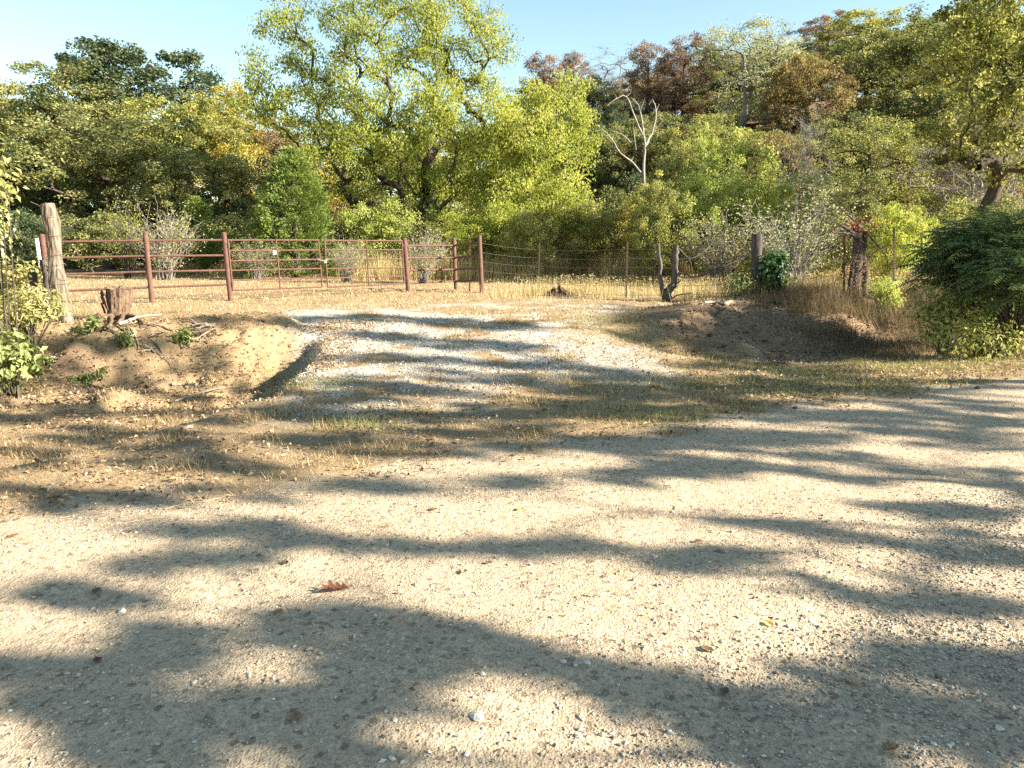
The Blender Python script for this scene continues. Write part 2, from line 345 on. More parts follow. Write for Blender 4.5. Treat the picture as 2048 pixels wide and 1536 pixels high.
allV = np.stack([XX, YY, ZZ], -1).reshape(-1, 3); zone = np.stack([mr, mg, md, np.ones_like(mr)], -1).reshape(-1, 4)
def sheet(name, sel):
    f = quads[sel]; used, inv = np.unique(f, return_inverse=True)
    mb = MB().add(allV[used], inv.reshape(-1, 4)); o = mb.build(name, m_ground, shade=True)
    ca = o.data.attributes.new('zone', 'FLOAT_COLOR', 'POINT'); ca.data.foreach_set('color', zone[used].astype(np.float32).ravel())
    return tag(o, kind='structure')
sheet('ground', ~is_road & ~is_drive); sheet('road', is_road); sheet('driveway', is_drive)

# ------------------------------------------------------------------ trees
def make_skeleton(rng, trunk_pts, targets, step=0.45, up=0.35):
    P = [np.array(p, float) for p in trunk_pts]; par = [-1] + list(range(len(P) - 1)); chains = [list(range(len(P)))]
    base = P[0]; T = targets[np.argsort(np.linalg.norm(targets - P[len(P) // 2], axis=1))]
    ends = []
    for c in T:
        A = np.array(P); d = c - A; dist = np.linalg.norm(d, axis=1)
        cost = dist + 1.1 * np.maximum(0, A[:, 2] - c[2] + 0.15 * dist) + 3.0 * (A[:, 2] < base[2] + 0.22 * (c[2] - base[2]))
        i = int(np.argmin(cost)); p0 = A[i]; L_ = dist[i]
        pd = A[i] - A[par[i]] if par[i] >= 0 else np.array([0, 0, 1.0]); pd = pd / (np.linalg.norm(pd) + 1e-9)
        ctrl = p0 + (0.35 * pd + np.array([0, 0, up])) * L_ * 0.5 + (c - p0) * 0.25
        n = max(3, int(L_ / step) + 2); q = bez(p0, ctrl, c, n)[1:]
        q[:-1] += rng.normal(0, 0.04 * step * 2, (len(q) - 1, 3))
        ch = [i]
        for k, pt in enumerate(q):
            par.append(ch[-1]); P.append(pt); ch.append(len(P) - 1)
        chains.append(ch); ends.append(ch[-1])
    P = np.array(P); r = np.zeros(len(P)); cnt = np.zeros(len(P))
    for e in ends: r[e] = 1.0
    kids = np.zeros(len(P))
    for i in range(len(P) - 1, 0, -1):
        if r[i] == 0: r[i] = 1.0
        r[par[i]] += r[i]
    return P, chains, r, ends

def grow(seed, height, lobes, n_clump, leaves, leaf=(0.10, 0.18), trunk_r=0.18, clump_r=(0.55, 0.95), fork=0.4, lean=(0, 0), droop=0.2, twigs=3, tip_r=0.010, flat=0.75, leafless=0.0, gaps=0.0, shell=0.5):
    """returns (wood MB, leaf MB) of a tree standing at the origin; lobes = crown ellipsoids (x, y, z, rx, ry, rz)"""
    rng = np.random.default_rng(seed); wood = MB(); lf = MB()
    vol = np.array([l[3] * l[4] * l[5] for l in lobes]); pick = rng.choice(len(lobes), n_clump, p=vol / vol.sum())
    C = []
    for k in pick:
        l = lobes[k]; d = rdirs(rng, 1)[0]; q = d * (rng.random() ** shell); C.append([l[0] + l[3] * q[0], l[1] + l[4] * q[1], l[2] + l[5] * q[2]])
    C = np.array(C); C[:, 2] = np.maximum(C[:, 2], 0.3)
    if gaps: C = C[vnoise(C[:, 0] * gaps + C[:, 1] * .5 * gaps, C[:, 2] * gaps, seed) > .40]
    top = fork * height
    tr = spline([(0, 0, -0.4), (0.04 * height * rng.normal(), 0.04 * height * rng.normal(), top * 0.5), (lean[0], lean[1], top), (lean[0] * 1.4 + .2 * rng.normal(), lean[1] * 1.4 + .2 * rng.normal(), min(height * 0.8, top * 1.9))], 14)
    P, chains, load, ends = make_skeleton(rng, tr, C)
    rad = tip_r * load ** 0.46; rad = rad * 1.0
    sc = trunk_r / rad[0] if rad[0] > 0 else 1
    rad = np.maximum(tip_r * 0.7, rad * (sc if sc < 3 else 3) ** np.clip(np.log(load + 1) / np.log(load[0] + 1), 0, 1))
    for ci, ch in enumerate(chains):
        pts = P[ch]; rr = rad[ch].copy()
        if ci: rr[0] = min(rr[0], rr[1] * 1.25)
        else: rr[:2] *= 1.35
        sides = 9 if rr.max() > 0.09 else (5 if rr.max() > 0.03 else 3)
        tube(wood, pts, rr, sides, cap=False)
    for k, e in enumerate(ends):
        c = P[e]; rc = rng.uniform(*clump_r)
        tw = rdirs(rng, twigs); tw[:, 2] = np.abs(tw[:, 2]) * 0.7 - 0.1
        for d in tw:
            e2 = c + d * rc * rng.uniform(.7, 1.15); tube(wood, [c - d * .1, c + d * rc * .5 + rng.normal(0, .05, 3), e2], [tip_r * .7, tip_r * .5, tip_r * .25], 3, cap=False)
        if rng.random() < leafless: continue
        n = int(leaves * rng.uniform(.55, 1.4)); d = rdirs(rng, n); q = rng.random(n) ** 0.42
        pos_ = c + d * (q * rc)[:, None] * np.array([1, 1, flat])
        ct = rng.random(); tint = np.clip(0.42 * rng.random(n) + 0.62 * ct - .04 + 0.12 * rng.normal(size=n), 0, 1)
        nr = unit(rdirs(rng, n) * 0.9 + np.array([0, 0, 0.55]) + d * 0.35); ax = unit(np.cross(nr, rdirs(rng, n)) + np.array([0, 0, -droop]))
        sz = rng.uniform(.7, 1.3, n); leaf_quads(lf, pos_, ax, nr, leaf[1] * sz, leaf[0] * sz, tint)
    return wood, lf

def ring_lobes(rng, h, w, n=11, low=0.28):
    zc = h * (low + 1) / 2 * .98; rz = h * (1 - low) / 2 * .86; out = [(0, 0, zc, w * .36, w * .36, rz)] * 2
    for k in range(n):
        u = rng.uniform(-.75, .95); a = k * 2.4 + rng.random() * .8; c = math.sqrt(1 - u * u); s_ = rng.uniform(.5, 1.0)
        out.append((w * .36 * c * math.cos(a), w * .36 * c * math.sin(a), zc + rz * u * .85, w * .17 * s_, w * .17 * s_, h * .12 * s_))
    return out
PROTO = {}
def proto(key, wood, leaf, bare=False):
    V = np.concatenate((wood if bare else leaf).V); b = np.median(V[:, :2], 0)
    PROTO[key] = (float(np.percentile(V[:, 2], 99.7)), float(2 * np.percentile(np.hypot(V[:, 0] - b[0], V[:, 1] - b[1]), 95)), wood.mesh('trunk_' + key, m_bark, shade=True), leaf.mesh('crown_' + key, None) if leaf.n else None)
for key, seed, h, w, nc, lv, lf_, kw in (
    ('oak_a', 1, 11, 9.0, 330, 125, (.085, .125), dict(gaps=.8, trunk_r=.24, fork=.34)),
    ('oak_b', 2, 12, 7.5, 300, 125, (.085, .125), dict(gaps=.8, trunk_r=.22, fork=.42)),
    ('oak_c', 3, 9, 9.5, 320, 125, (.085, .125), dict(gaps=.8, trunk_r=.24, fork=.28, lean=(.6, -.3))),
    ('tall', 4, 13, 5.5, 240, 105, (.08, .12), dict(gaps=.9, trunk_r=.19, fork=.5, clump_r=(.3, .6))),
    ('sparse', 6, 11, 7.0, 300, 62, (.07, .11), dict(gaps=.8, trunk_r=.19, fork=.36, clump_r=(.4, .8), twigs=5)),
    ('young', 7, 5, 3.6, 120, 105, (.05, .085), dict(trunk_r=.05, fork=.3, clump_r=(.22, .42), tip_r=.005, twigs=4)),
    ('shrub_a', 8, 3, 3.6, 110, 110, (.045, .075), dict(trunk_r=.04, fork=.12, clump_r=(.2, .42), tip_r=.005)),
    ('shrub_b', 9, 2.6, 3.4, 90, 70, (.04, .07), dict(trunk_r=.035, fork=.12, clump_r=(.22, .45), tip_r=.005, twigs=6)),
    ):
    rr = np.random.default_rng(seed + 40); lob = ring_lobes(rr, h, w, 11, 0.03 if key.startswith('shrub') else (.08 if key == 'young' else .24))
    proto(key, *grow(seed, h, lob, nc, lv, lf_, shell=.36, **dict(dict(clump_r=(.32, .64)), **kw)))
# bare winter-looking trees: all wood, a few leaves
for key, seed, h, w, nc, lv, kw in (
    ('bare_a', 21, 7.5, 7.0, 210, 5, dict(trunk_r=.16, fork=.28, clump_r=(.5, .9), twigs=10, tip_r=.008, leafless=.5)),
    ('bare_b', 22, 11, 6.0, 160, 8, dict(trunk_r=.15, fork=.42, clump_r=(.5, .9), twigs=9, tip_r=.009, leafless=.4)),
    ('bare_shrub', 23, 2.4, 2.8, 120, 9, dict(trunk_r=.03, fork=.1, clump_r=(.25, .5), twigs=9, tip_r=.004, leafless=.3))):
    rr = np.random.default_rng(seed + 40); proto(key, *grow(seed, h, ring_lobes(rr, h, w, 9, .2), nc, lv, (.05, .08), **kw), bare=True)
# cedar: dense cone of short upswept sprays
def cedar(seed, h, w, n_spray, per):
    rng = np.random.default_rng(seed); wood = MB(); lf = MB(); tube(wood, [(0, 0, -.3), (.05, 0, h * .4), (0, .04, h * .92)], [.13, .09, .02], 8, cap=False)
    for k in range(n_spray):
        z = h * (0.04 + 0.94 * rng.random() ** 1.15); env = w / 2 * (1 - (z / h) ** 1.9) * 1.0 + .08
        a = rng.random() * 6.283; env *= .62 + .75 * float(vnoise(a * 1.3, z * 1.1, 3)); r = env * rng.uniform(.62, 1.05); c = np.array([r * math.cos(a), r * math.sin(a), z]); out = np.array([math.cos(a), math.sin(a), .55])
        if k % 4 == 0: tube(wood, [(0, 0, max(.1, z - r * .35)), c * [.6, .6, 1] + [0, 0, -.08], c], [.018, .012, .005], 3, cap=False)
        n = int(per * rng.uniform(.6, 1.3)); d = rdirs(rng, n); p = c + d * rng.random((n, 1)) * np.array([.26, .26, .22])
        ax = unit(out + rdirs(rng, n) * .75); ct = rng.random(); tint = np.clip(.5 * rng.random(n) + .5 * ct, 0, 1)
        leaf_quads(lf, p, ax, rdirs(rng, n), rng.uniform(.09, .17, n), .035, tint, .05)
    return wood, lf
def fan(seed, h, w, n):
    rng = np.random.default_rng(seed); wood = MB(); lf = MB()
    for k in range(n):
        a = rng.random() * 6.283; r = w / 2 * rng.random() ** .6; hh = h * rng.uniform(.6, 1) * (1 - .3 * (2 * r / w) ** 2); b = np.array([rng.normal(0, .12), rng.normal(0, .12), -.05]); e = np.array([r * math.cos(a), r * math.sin(a), hh])
        p = bez(b, [b[0] + e[0] * .3, b[1] + e[1] * .3, hh * .55], e, 8); p[1:] += rng.normal(0, .02, (7, 3)); tube(wood, p, np.linspace(.014, .004, 8), 4, cap=False)
        for j in range(7):
            q0 = p[rng.integers(2, 8)]; d = unit(np.array([math.cos(a), math.sin(a), 1.1]) + rng.normal(0, .7, 3)); q1 = q0 + d * rng.uniform(.2, .5); tube(wood, [q0, (q0 + q1) / 2 + rng.normal(0, .02, 3), q1], [.006, .0045, .002], 3, cap=False)
            m = 4; leaf_quads(lf, q1 + rng.normal(0, .09, (m, 3)), rdirs(rng, m), rdirs(rng, m), .07, .035, rng.random(m))
    return wood, lf
proto('fan_shrub', *fan(33, 2.4, 2.4, 60), bare=True)
proto('cedar', *cedar(31, 5.0, 3.8, 800, 52))

def copy_part(name, mesh, parent, mat):
    o = bpy.data.objects.new(name, mesh); COL.objects.link(o); o.parent = parent
    if not len(mesh.materials): mesh.materials.append(mat)
    o.material_slots[0].link = 'OBJECT'; o.material_slots[0].material = mat; return o
def tree(key, spec, px, ytop, Y, wpx, label, name='tree', cat='tree', group=None, bark=m_bark, rot=None, sink=0.0):
    h, w, wm, lm = PROTO[key]; x = float(at(px, HORIZON, Y)[0]); z = float(H(x, Y)) - sink
    hh = float(at(px, ytop, Y)[2]) - z; ww = wpx / FPX * math.hypot(Y, 0.1)
    o = thing(name, (x, Y, z), label, cat, group)
    o.rotation_euler = (0, 0, rot if rot is not None else (px * 0.37 + Y * 1.7) % 6.283); o.scale = (ww / w, ww / w, hh / h)
    if wm: copy_part('trunk' if 'shrub' not in key else 'stems', wm, o, bark)
    if lm: copy_part('crown', lm, o, SPEC[spec])
    return o

# the big walnut behind the gate: its own lobes measured from the outline
def lobes_px(rows, px0, Y):
    s = Y / FPX; b = at(px0, HORIZON, Y)
    return [((px - px0) * s, dy, (HORIZON - py) * s + EYE - GZ, rx * s, rx * s * .9, ry * s) for px, py, rx, ry, dy in rows]
WY = 33.0; wx = float(at(835, HORIZON, WY)[0]); GZ = float(H(wx, WY))
wl_ = lobes_px([(600, 120, 75, 100, 0), (575, 215, 65, 60, -1), (660, 190, 80, 80, 1), (740, 60, 85, 75, 0), (810, 100, 90, 80, -1.5), (900, 70, 85, 80, .5), (975, 60, 50, 75, 1.5), (960, 150, 60, 60, 0),
    (770, 190, 85, 65, -2), (880, 200, 85, 70, 0), (700, 280, 95, 55, -1.5), (800, 290, 80, 50, 2), (640, 300, 70, 50, 1), (960, 270, 80, 65, -1), (900, 380, 85, 55, -2.5), (740, 390, 70, 60, 1), (1010, 200, 50, 50, 1), (820, 430, 90, 40, 1), (850, 275, 95, 55, -3), (750, 330, 85, 50, -3), (930, 330, 85, 50, -3), (680, 240, 75, 50, -2), (660, 370, 70, 50, -1), (840, 360, 60, 40, 2)], 835, WY)
wd, lf2 = grow(77, 13, [(a, b, c, d * 1.12, e * 1.12, f * 1.1) for a, b, c, d, e, f in wl_], 500, 122, (.06, .13), trunk_r=.36, shell=.36, clump_r=(.45, .8), fork=.22, lean=(-.5, 0), droop=.7, twigs=3, tip_r=.012)
wal = thing('walnut_tree', (wx, WY, GZ), 'tallest yellow-green tree with dark forking limbs, directly behind the gate', 'tree'); wd.build('trunk', m_bark, wal, shade=True); lf2.build('crown', SPEC['walnut'], wal)
WY = 30.0; wx = float(at(1075, HORIZON, WY)[0]); GZ = float(H(wx, WY))
wl_ = lobes_px([(1100, 225, 70, 55, 0), (1050, 270, 70, 60, -1), (1120, 300, 60, 60, 0), (1020, 340, 70, 60, .5), (1085, 370, 70, 60, -.8), (1120, 420, 55, 50, 0), (1030, 430, 70, 55, -1), (985, 400, 50, 50, 0)], 1075, WY)
wd, lf2 = grow(78, 7, [(a, b, c, d * 1.15, e * 1.15, f * 1.15) for a, b, c, d, e, f in wl_], 270, 125, (.052, .12), trunk_r=.17, shell=.36, clump_r=(.38, .7), fork=.2, droop=.7, tip_r=.010)
wal = thing('walnut_tree', (wx, WY, GZ), 'bright lime-yellow drooping tree joined to the right flank of the tallest tree', 'tree'); wd.build('trunk', m_bark, wal, shade=True); lf2.build('crown', SPEC['bright'], wal)

T = tree
# --- left wood
T('oak_a', 'dark', 305, 98, 50, 330, 'dark green round-crowned oak rising highest above the left treeline')
T('oak_c', 'olive2', 30, 160, 47, 230, 'yellowish tree at the left edge of the skyline')
T('oak_b', 'olive', 150, 132, 44, 250, 'olive tree left of the dark round-crowned oak, second highest on the left')
T('oak_a', 'olive2', 390, 195, 41, 260, 'olive-gold tree in front of the dark round-crowned oak')
T('tall', 'yellow', 478, 165, 43, 130, 'slender golden-yellow tree left of the tallest tree')
T('oak_c', 'olive', 215, 235, 36, 330, 'dark-limbed spreading olive tree behind the weathered leaning post')
T('oak_c', 'olive', 415, 300, 34, 240, 'forked dark-trunked olive tree just left of the cedar')
T('oak_a', 'dark', 20, 300, 36, 240, 'shadowed dark tree at the left edge below the skyline')
T('oak_b', 'tan', 560, 235, 45, 170, 'tan-yellow tree glimpsed above the cedar')
T('young', 'yellow', 640, 270, 38, 120, 'orange-yellow young tree between cedar and tallest tree')
T('oak_b', 'olive', 240, 190, 62, 260, 'far olive tree filling the gap left of the dark oak')
T('oak_a', 'olive2', 520, 260, 60, 260, 'far olive-yellow tree behind the golden slender one')
T('oak_b', 'olive', 40, 200, 66, 300, 'farthest olive tree in the left corner of the wood')
T('oak_c', 'dark', 120, 400, 40, 260, 'low dark tree deep in shade behind the leaning post')
T('oak_c', 'dark', 300, 400, 39, 260, 'low dark tree deep in shade behind the pipe fence')
T('oak_c', 'olive', 760, 250, 52, 320, 'olive tree filling in behind the tallest tree')
T('oak_a', 'olive2', 930, 250, 56, 320, 'olive-yellow tree filling in behind the lime-yellow drooping tree')
T('oak_c', 'olive2', 860, 300, 44, 300, 'low tree behind the trunk of the tallest tree')
T('oak_c', 'walnut', 980, 330, 40, 240, 'low yellow-green tree between the two walnut trees')
T('oak_a', 'dark', 620, 330, 48, 260, 'dark tree in the gap behind the cedar')
for px, yt, Y, w, sp, lab in ((200, 425, 31, 170, 'olive', 'olive thicket shrub behind the leaning post, under the spreading tree'), (60, 420, 30, 160, 'dark', 'dark thicket shrub at the far left behind the fence'),
    (330, 440, 32, 160, 'dark', 'dark thicket shrub behind the middle pipe post'), (460, 430, 31, 140, 'olive', 'olive thicket shrub left of the cedar foot'), (420, 455, 29, 90, 'cedar', 'low green shrub behind the second pipe post')):
    T('shrub_a', sp, px, yt, Y, w, lab, 'shrub', 'shrub')
T('cedar', 'cedar', 592, 300, 27.5, 215, 'dense conical green cedar beyond the left gate leaf', 'cedar_tree')
T('cedar', 'cedar', 395, 395, 31, 120, 'small dark cedar in shade behind the second pipe post', 'cedar_tree')
T('cedar', 'cedar', 110, 330, 37, 150, 'dark cedar hidden behind the leaning post', 'cedar_tree')
T('fan_shrub', 'weed', 325, 405, 26, 150, 'pale leafless twiggy bush behind the first pipe post', 'bare_shrub', 'shrub', bark=m_bark_grey)
T('fan_shrub', 'weed', 510, 475, 25.5, 90, 'grey twiggy bush seen through the left gate leaf', 'bare_shrub', 'shrub', bark=m_bark_grey)
T('fan_shrub', 'weed', 845, 445, 23.5, 110, 'grey leafless bush behind the right-hand rail panel', 'bare_shrub', 'shrub', bark=m_bark_grey)
T('fan_shrub', 'weed', 690, 470, 24, 90, 'spindly bare sapling seen through the right gate leaf', 'bare_shrub', 'shrub', bark=m_bark_grey)
T('fan_shrub', 'walnut', 250, 385, 27, 75, 'thin yellow-leaved sapling above the stump', 'sapling', 'tree', bark=m_bark)
# --- understorey below the tallest tree
for px, yt, Y, w, sp, lab in ((770, 400, 29, 150, 'fresh', 'green shrub under the tallest tree behind the right gate leaf'), (920, 425, 28, 150, 'walnut', 'yellow-green shrub behind the ladder-like end panel'),
    (1000, 400, 28, 120, 'bright', 'lime shrub right of the end post'), (1060, 420, 26, 110, 'olive2', 'olive-yellow shrub behind the first thin T-post'), (1160, 400, 29, 140, 'olive2', 'yellowish olive shrub between the two thin T-posts'),
    (1230, 380, 31, 150, 'olive', 'olive shrub below the bleached snag'), (700, 420, 30, 120, 'olive2', 'shadowed shrub between cedar and tallest tree')):
    T('shrub_a', sp, px, yt, Y, w, lab, 'shrub', 'shrub')
# --- right hillside
T('tall', 'rust', 1085, 108, 82, 90, 'russet tree at the left end of the hill skyline', group='hillside trees')
T('tall', 'rust', 1140, 104, 84, 90, 'russet treetop just right of the first russet one on the skyline')
T('bare_b', 'tan', 1230, 85, 76, 150, 'bare twiggy treetop against the sky left of the tall russet trees', bark=m_bark_grey)
T('tall', 'rust', 1285, 85, 64, 100, 'dark russet tree above the bleached snag')
T('tall', 'rust', 1355, 72, 62, 120, 'tallest brownish-russet tree right of the bleached snag')
T('cedar', 'cedar', 1405, 95, 74, 90, 'dark cedar top on the skyline right of the russet trees', 'cedar_tree')
T('sparse', 'pale', 1475, 45, 58, 200, 'pale grey-green tall thin tree with whitish trunk on the hillside', bark=m_bark_pale)
T('oak_a', 'bronze', 1590, 118, 50, 190, 'round bronze-brown tree in mid hillside')
T('oak_b', 'rust', 1625, 28, 78, 130, 'orange-brown treetop on the skyline left of the olive oaks')
T('oak_b', 'olive2', 1700, 20, 66, 190, 'tall olive oak on the skyline right of the orange-brown top')
T('oak_a', 'olive', 1770, 40, 54, 260, 'broad olive oak on the right hillside')
T('oak_b', 'olive2', 1880, 20, 60, 240, 'olive-gold oak behind the near right-hand tree')
T('oak_c', 'olive', 1850, 160, 46, 280, 'dark-limbed olive tree lower on the right slope')
T('oak_c', 'dark', 1210, 210, 55, 150, 'dark green tree behind the bleached snag')
T('oak_a', 'olive', 1310, 230, 52, 180, 'shaded olive tree under the russet trees')
T('oak_c', 'olive2', 1410, 240, 48, 170, 'olive-yellow tree below the pale thin tree')
T('oak_c', 'rust', 1530, 300, 44, 150, 'low russet tree in the hollow left of the bronze tree')
T('oak_a', 'olive', 1680, 230, 44, 200, 'shaded olive tree right of the bronze tree')
T('oak_c', 'dark', 1120, 230, 50, 160, 'dark tree behind the lime-yellow drooping tree')
T('oak_b', 'olive', 1180, 160, 66, 130, 'olive tree on the slope below the first russet tops')
T('bare_b', 'rust', 1180, 130, 72, 110, 'bare brownish tree on the slope between russet tops', bark=m_bark_grey)
T('oak_a', 'tan', 1270, 160, 70, 130, 'tan-leaved tree on the slope behind the bare treetop')
T('oak_b', 'olive', 1420, 130, 70, 160, 'far olive tree behind the pale thin tree')
T('oak_b', 'olive', 1530, 100, 72, 170, 'far olive tree behind the bronze tree')
T('oak_a', 'olive', 1980, 60, 48, 260, 'olive oak at the right edge above the grey bare tree')
T('sparse', 'olive2', 1740, 238, 33, 210, 'thin-leaved olive tree behind the broken snag with red leaves')
T('bare_a', 'tan', 1930, 215, 29, 260, 'grey feathery leafless tree with dark forked trunk on the right', bark=m_bark_grey)
T('bare_a', 'tan', 1600, 210, 36, 110, 'small bare tree right of the bright green saplings', bark=m_bark_grey)
T('sparse', 'pale', 2030, 260, 34, 220, 'pale loose-leaved tree at the right edge behind the leafless tree')
T('young', 'fresh', 1470, 262, 27, 170, 'bright green young tree behind the round wooden post', 'young_tree')
T('young', 'fresh', 1400, 250, 30, 70, 'narrow fresh-green sapling pointing above the other saplings', 'young_tree')
T('young', 'olive2', 1350, 300, 27, 150, 'yellow-olive young tree behind the forked dead trunk', 'young_tree')
T('young', 'yellow', 1290, 370, 29, 110, 'yellow-spotted young tree left of the forked dead trunk', 'young_tree')
T('young', 'fresh', 1400, 330, 23.5, 130, 'airy light green young tree above the arching branches of the forked trunk', 'young_tree')
T('young', 'bright', 1530, 345, 24, 110, 'lime young tree just left of the whitish twiggy bush', 'young_tree')
T('young', 'olive2', 1310, 345, 23, 110, 'airy yellow-green young tree left behind the forked trunk', 'young_tree')
T('young', 'pale', 1600, 330, 25, 150, 'pale green feathery young tree right of the round wooden post', 'young_tree')
T('young', 'olive', 1690, 320, 27, 140, 'dull olive young tree behind the broken snag', 'young_tree')
T('fan_shrub', 'pale', 1590, 385, 21, 230, 'whitish twiggy bush right of the round wooden post', 'bare_shrub', 'shrub', bark=m_bark_grey)
T('fan_shrub', 'weed', 1440, 420, 22, 150, 'thin pale twiggy bush between forked trunk and round post', 'bare_shrub', 'shrub', bark=m_bark_grey)
for px, yt, Y, w, sp, lab in ((1320, 400, 25, 140, 'olive2', 'olive-yellow shrub behind the forked dead trunk'), (1420, 380, 25, 140, 'olive2', 'yellowish shrub under the bright green young tree'),
    (1530, 420, 24, 120, 'fresh', 'fresh green shrub beside the whitish twiggy bush'), (1640, 420, 23, 120, 'olive2', 'olive shrub left of the broken snag'), (1790, 410, 19, 120, 'bright', 'lime-yellow shrub above the rightmost T-post'),
    (1880, 395, 22, 150, 'olive2', 'yellow-tipped shrub above the dark green bush'), (1960, 380, 24, 170, 'olive', 'olive shrub behind the dark green bush at right'), (1740, 400, 26, 150, 'olive', 'dull shrub directly behind the broken snag')):
    T('shrub_a' if px % 40 else 'shrub_b', sp, px, yt, Y, w, lab, 'shrub', 'shrub')
T('oak_a', 'olive2', 1985, -60, 23, 330, 'nearest tree on the right, olive-yellow crown cut by the top right corner')

frng = np.random.default_rng(17)
ORD = 'first second third fourth fifth sixth seventh eighth ninth tenth eleventh twelfth thirteenth fourteenth fifteenth sixteenth seventeenth eighteenth nineteenth twentieth twenty-first twenty-second twenty-third twenty-fourth twenty-fifth twenty-sixth'.split()
TONE = {'olive': 'olive', 'olive2': 'olive-gold', 'bronze': 'bronze', 'tan': 'tan', 'dark': 'dark green', 'rust': 'russet'}
for k in range(22):
    px = 1080 + 44 * k + frng.uniform(-18, 18); sky_y = float(np.interp(px, [1050, 1200, 1400, 1600, 1800, 2048], [150, 130, 100, 70, 40, 20])); row = k % 3
    T(('oak_a', 'tall', 'oak_b', 'bare_b', 'tall')[k % 5], ('olive', 'olive2', 'bronze', 'olive', 'tan', 'dark', 'rust')[k % 7], px, sky_y + (20, 90, 150)[row], (86, 66, 54)[row], 170, '%s hillside tree, %s from the left in the %s row of the crowd' % (TONE[('olive', 'olive2', 'bronze', 'olive', 'tan', 'dark', 'rust')[k % 7]], ORD[k // 3], ('far', 'middle', 'near')[row]), group='crowded hillside trees')
for k in range(26):
    px = -20 + 82 * k + frng.uniform(-20, 20); Yk = frng.uniform(34, 41); T(('shrub_a', 'shrub_b')[k % 2], ('olive', 'dark', 'olive2', 'olive', 'bronze')[k % 5], px, frng.uniform(385, 425) - (60 if px > 1250 else 0), Yk, 170, '%s thicket shrub under the wood edge, %s from the left' % (TONE[('olive', 'dark', 'olive2', 'olive', 'bronze')[k % 5]], ORD[k]), 'shrub', 'shrub', 'thicket under the wood edge')
for k in range(12):
    px = 1230 + 70 * k + frng.uniform(-20, 20); T('oak_c', ('olive', 'bronze', 'olive2')[k % 3], px, frng.uniform(235, 300), frng.uniform(40, 47), 190, 'low spreading %s tree at the foot of the hill, %s from the left' % (TONE[('olive', 'bronze', 'olive2')[k % 3]], ORD[k]), group='low trees at the foot of the hill')

# bleached snag
def limb_tree(name, label, paths, mat, cat='tree'):
    b = np.array(paths[0][0][0]); o = thing(name, b, label, cat)
    for k, (pts, r0, r1) in enumerate(paths):
        mb = MB(); p = spline(pts, max(6, len(pts) * 4)); p[1:-1] += np.random.default_rng(k).normal(0, min(r0 * .25, .012), (len(p) - 2, 3)); tube(mb, p, np.linspace(r0, r1, len(p)), 12 if r0 > .04 else 5, jit=.09, rng=np.random.default_rng(k)); mb.build('trunk' if k == 0 else 'limb', mat, o, origin=b, shade=True)
    return o
Y = 38.0; q = lambda *a: [at(x, y, Y + dz) for x, y, dz in a]
limb_tree('bleached_snag', 'bleached leafless dead tree with crooked white limbs at the foot of the hill', [
    (q((1290, 470, 0), (1288, 330, 0), (1290, 290, 0)), .085, .055), (q((1290, 290, 0), (1285, 250, .3), (1278, 215, .5), (1262, 195, .6)), .06, .02), (q((1285, 270, 0), (1268, 230, -.3), (1252, 193, -.5), (1232, 198, -.7), (1215, 212, -.8)), .05, .015),
    (q((1290, 292, 0), (1305, 262, .4), (1312, 225, .6), (1306, 200, .7), (1298, 210, .8)), .055, .015), (q((1312, 225, .6), (1318, 208, .8)), .02, .01), (q((1282, 345, 0), (1262, 322, -.5), (1240, 305, -.8), (1225, 280, -1), (1208, 262, -1.2), (1190, 262, -1.3)), .05, .012),
    (q((1262, 285, -.2), (1245, 270, -.4), (1220, 260, -.6)), .035, .012), (q((1272, 300, 0), (1265, 240, -.2)), .03, .012), (q((1280, 225, .4), (1290, 195, .4)), .02, .008)] + [(q((x0, y0, 0), ((x0 + x1) / 2 + 3, (y0 + y1) / 2, .1), (x1, y1, .2)), .014, .005) for x0, y0, x1, y1 in ((1305, 262, 1326, 240), (1310, 235, 1328, 222), (1285, 250, 1296, 228), (1268, 230, 1258, 214), (1240, 305, 1222, 300), (1225, 280, 1216, 290), (1262, 322, 1268, 300), (1252, 193, 1262, 182), (1232, 198, 1226, 186), (1290, 292, 1300, 280), (1278, 215, 1270, 205), (1208, 262, 1198, 252), (1312, 225, 1300, 214))], m_bark_pale)

# ------------------------------------------------------------------ pipe fence and gates
GD = {'A': 15.9, 'B': 16.6, 'C': 19.3, 'D': 20.3, 'E': 19.1}
def pipe(p, q, r, name, parent, org, mat=m_rust, sides=14):
    p = np.array(p); q = np.array(q); n = 5; pts = p + (q - p) * np.linspace(0, 1, n)[:, None]
    return tube(MB(), pts, r, sides).build(name, mat, parent, origin=org, shade=False)
def pipe_post(top, bot, Y, r, parent, org):
    a, b = at(*top, Y), at(*bot, Y); d = (b - a) / np.linalg.norm(b - a); p = pipe(a, b + d * 0.45, r, 'post', parent, org)
    cap = MB(); tube(cap, [a - d * .0, a - d * 0.012, a - d * .022], [r * 1.05, r * .9, r * .35], 14); cap.build('cap', m_rust, p, origin=org, shade=True).parent = p
    return a, b
baseA = at(304, 601, GD['A'])
pf = thing('pipe_fence', baseA, 'rusty four-rail pipe fence left of the gate, two upright posts', 'fence')
pipe_post((290.3, 466), (304, 601), GD['A'], .052, pf, baseA); pipe_post((447.7, 466), (461, 597), GD['B'], .054, pf, baseA)
pipe_post((84, 470), (101, 606), 15.3, .052, pf, baseA)
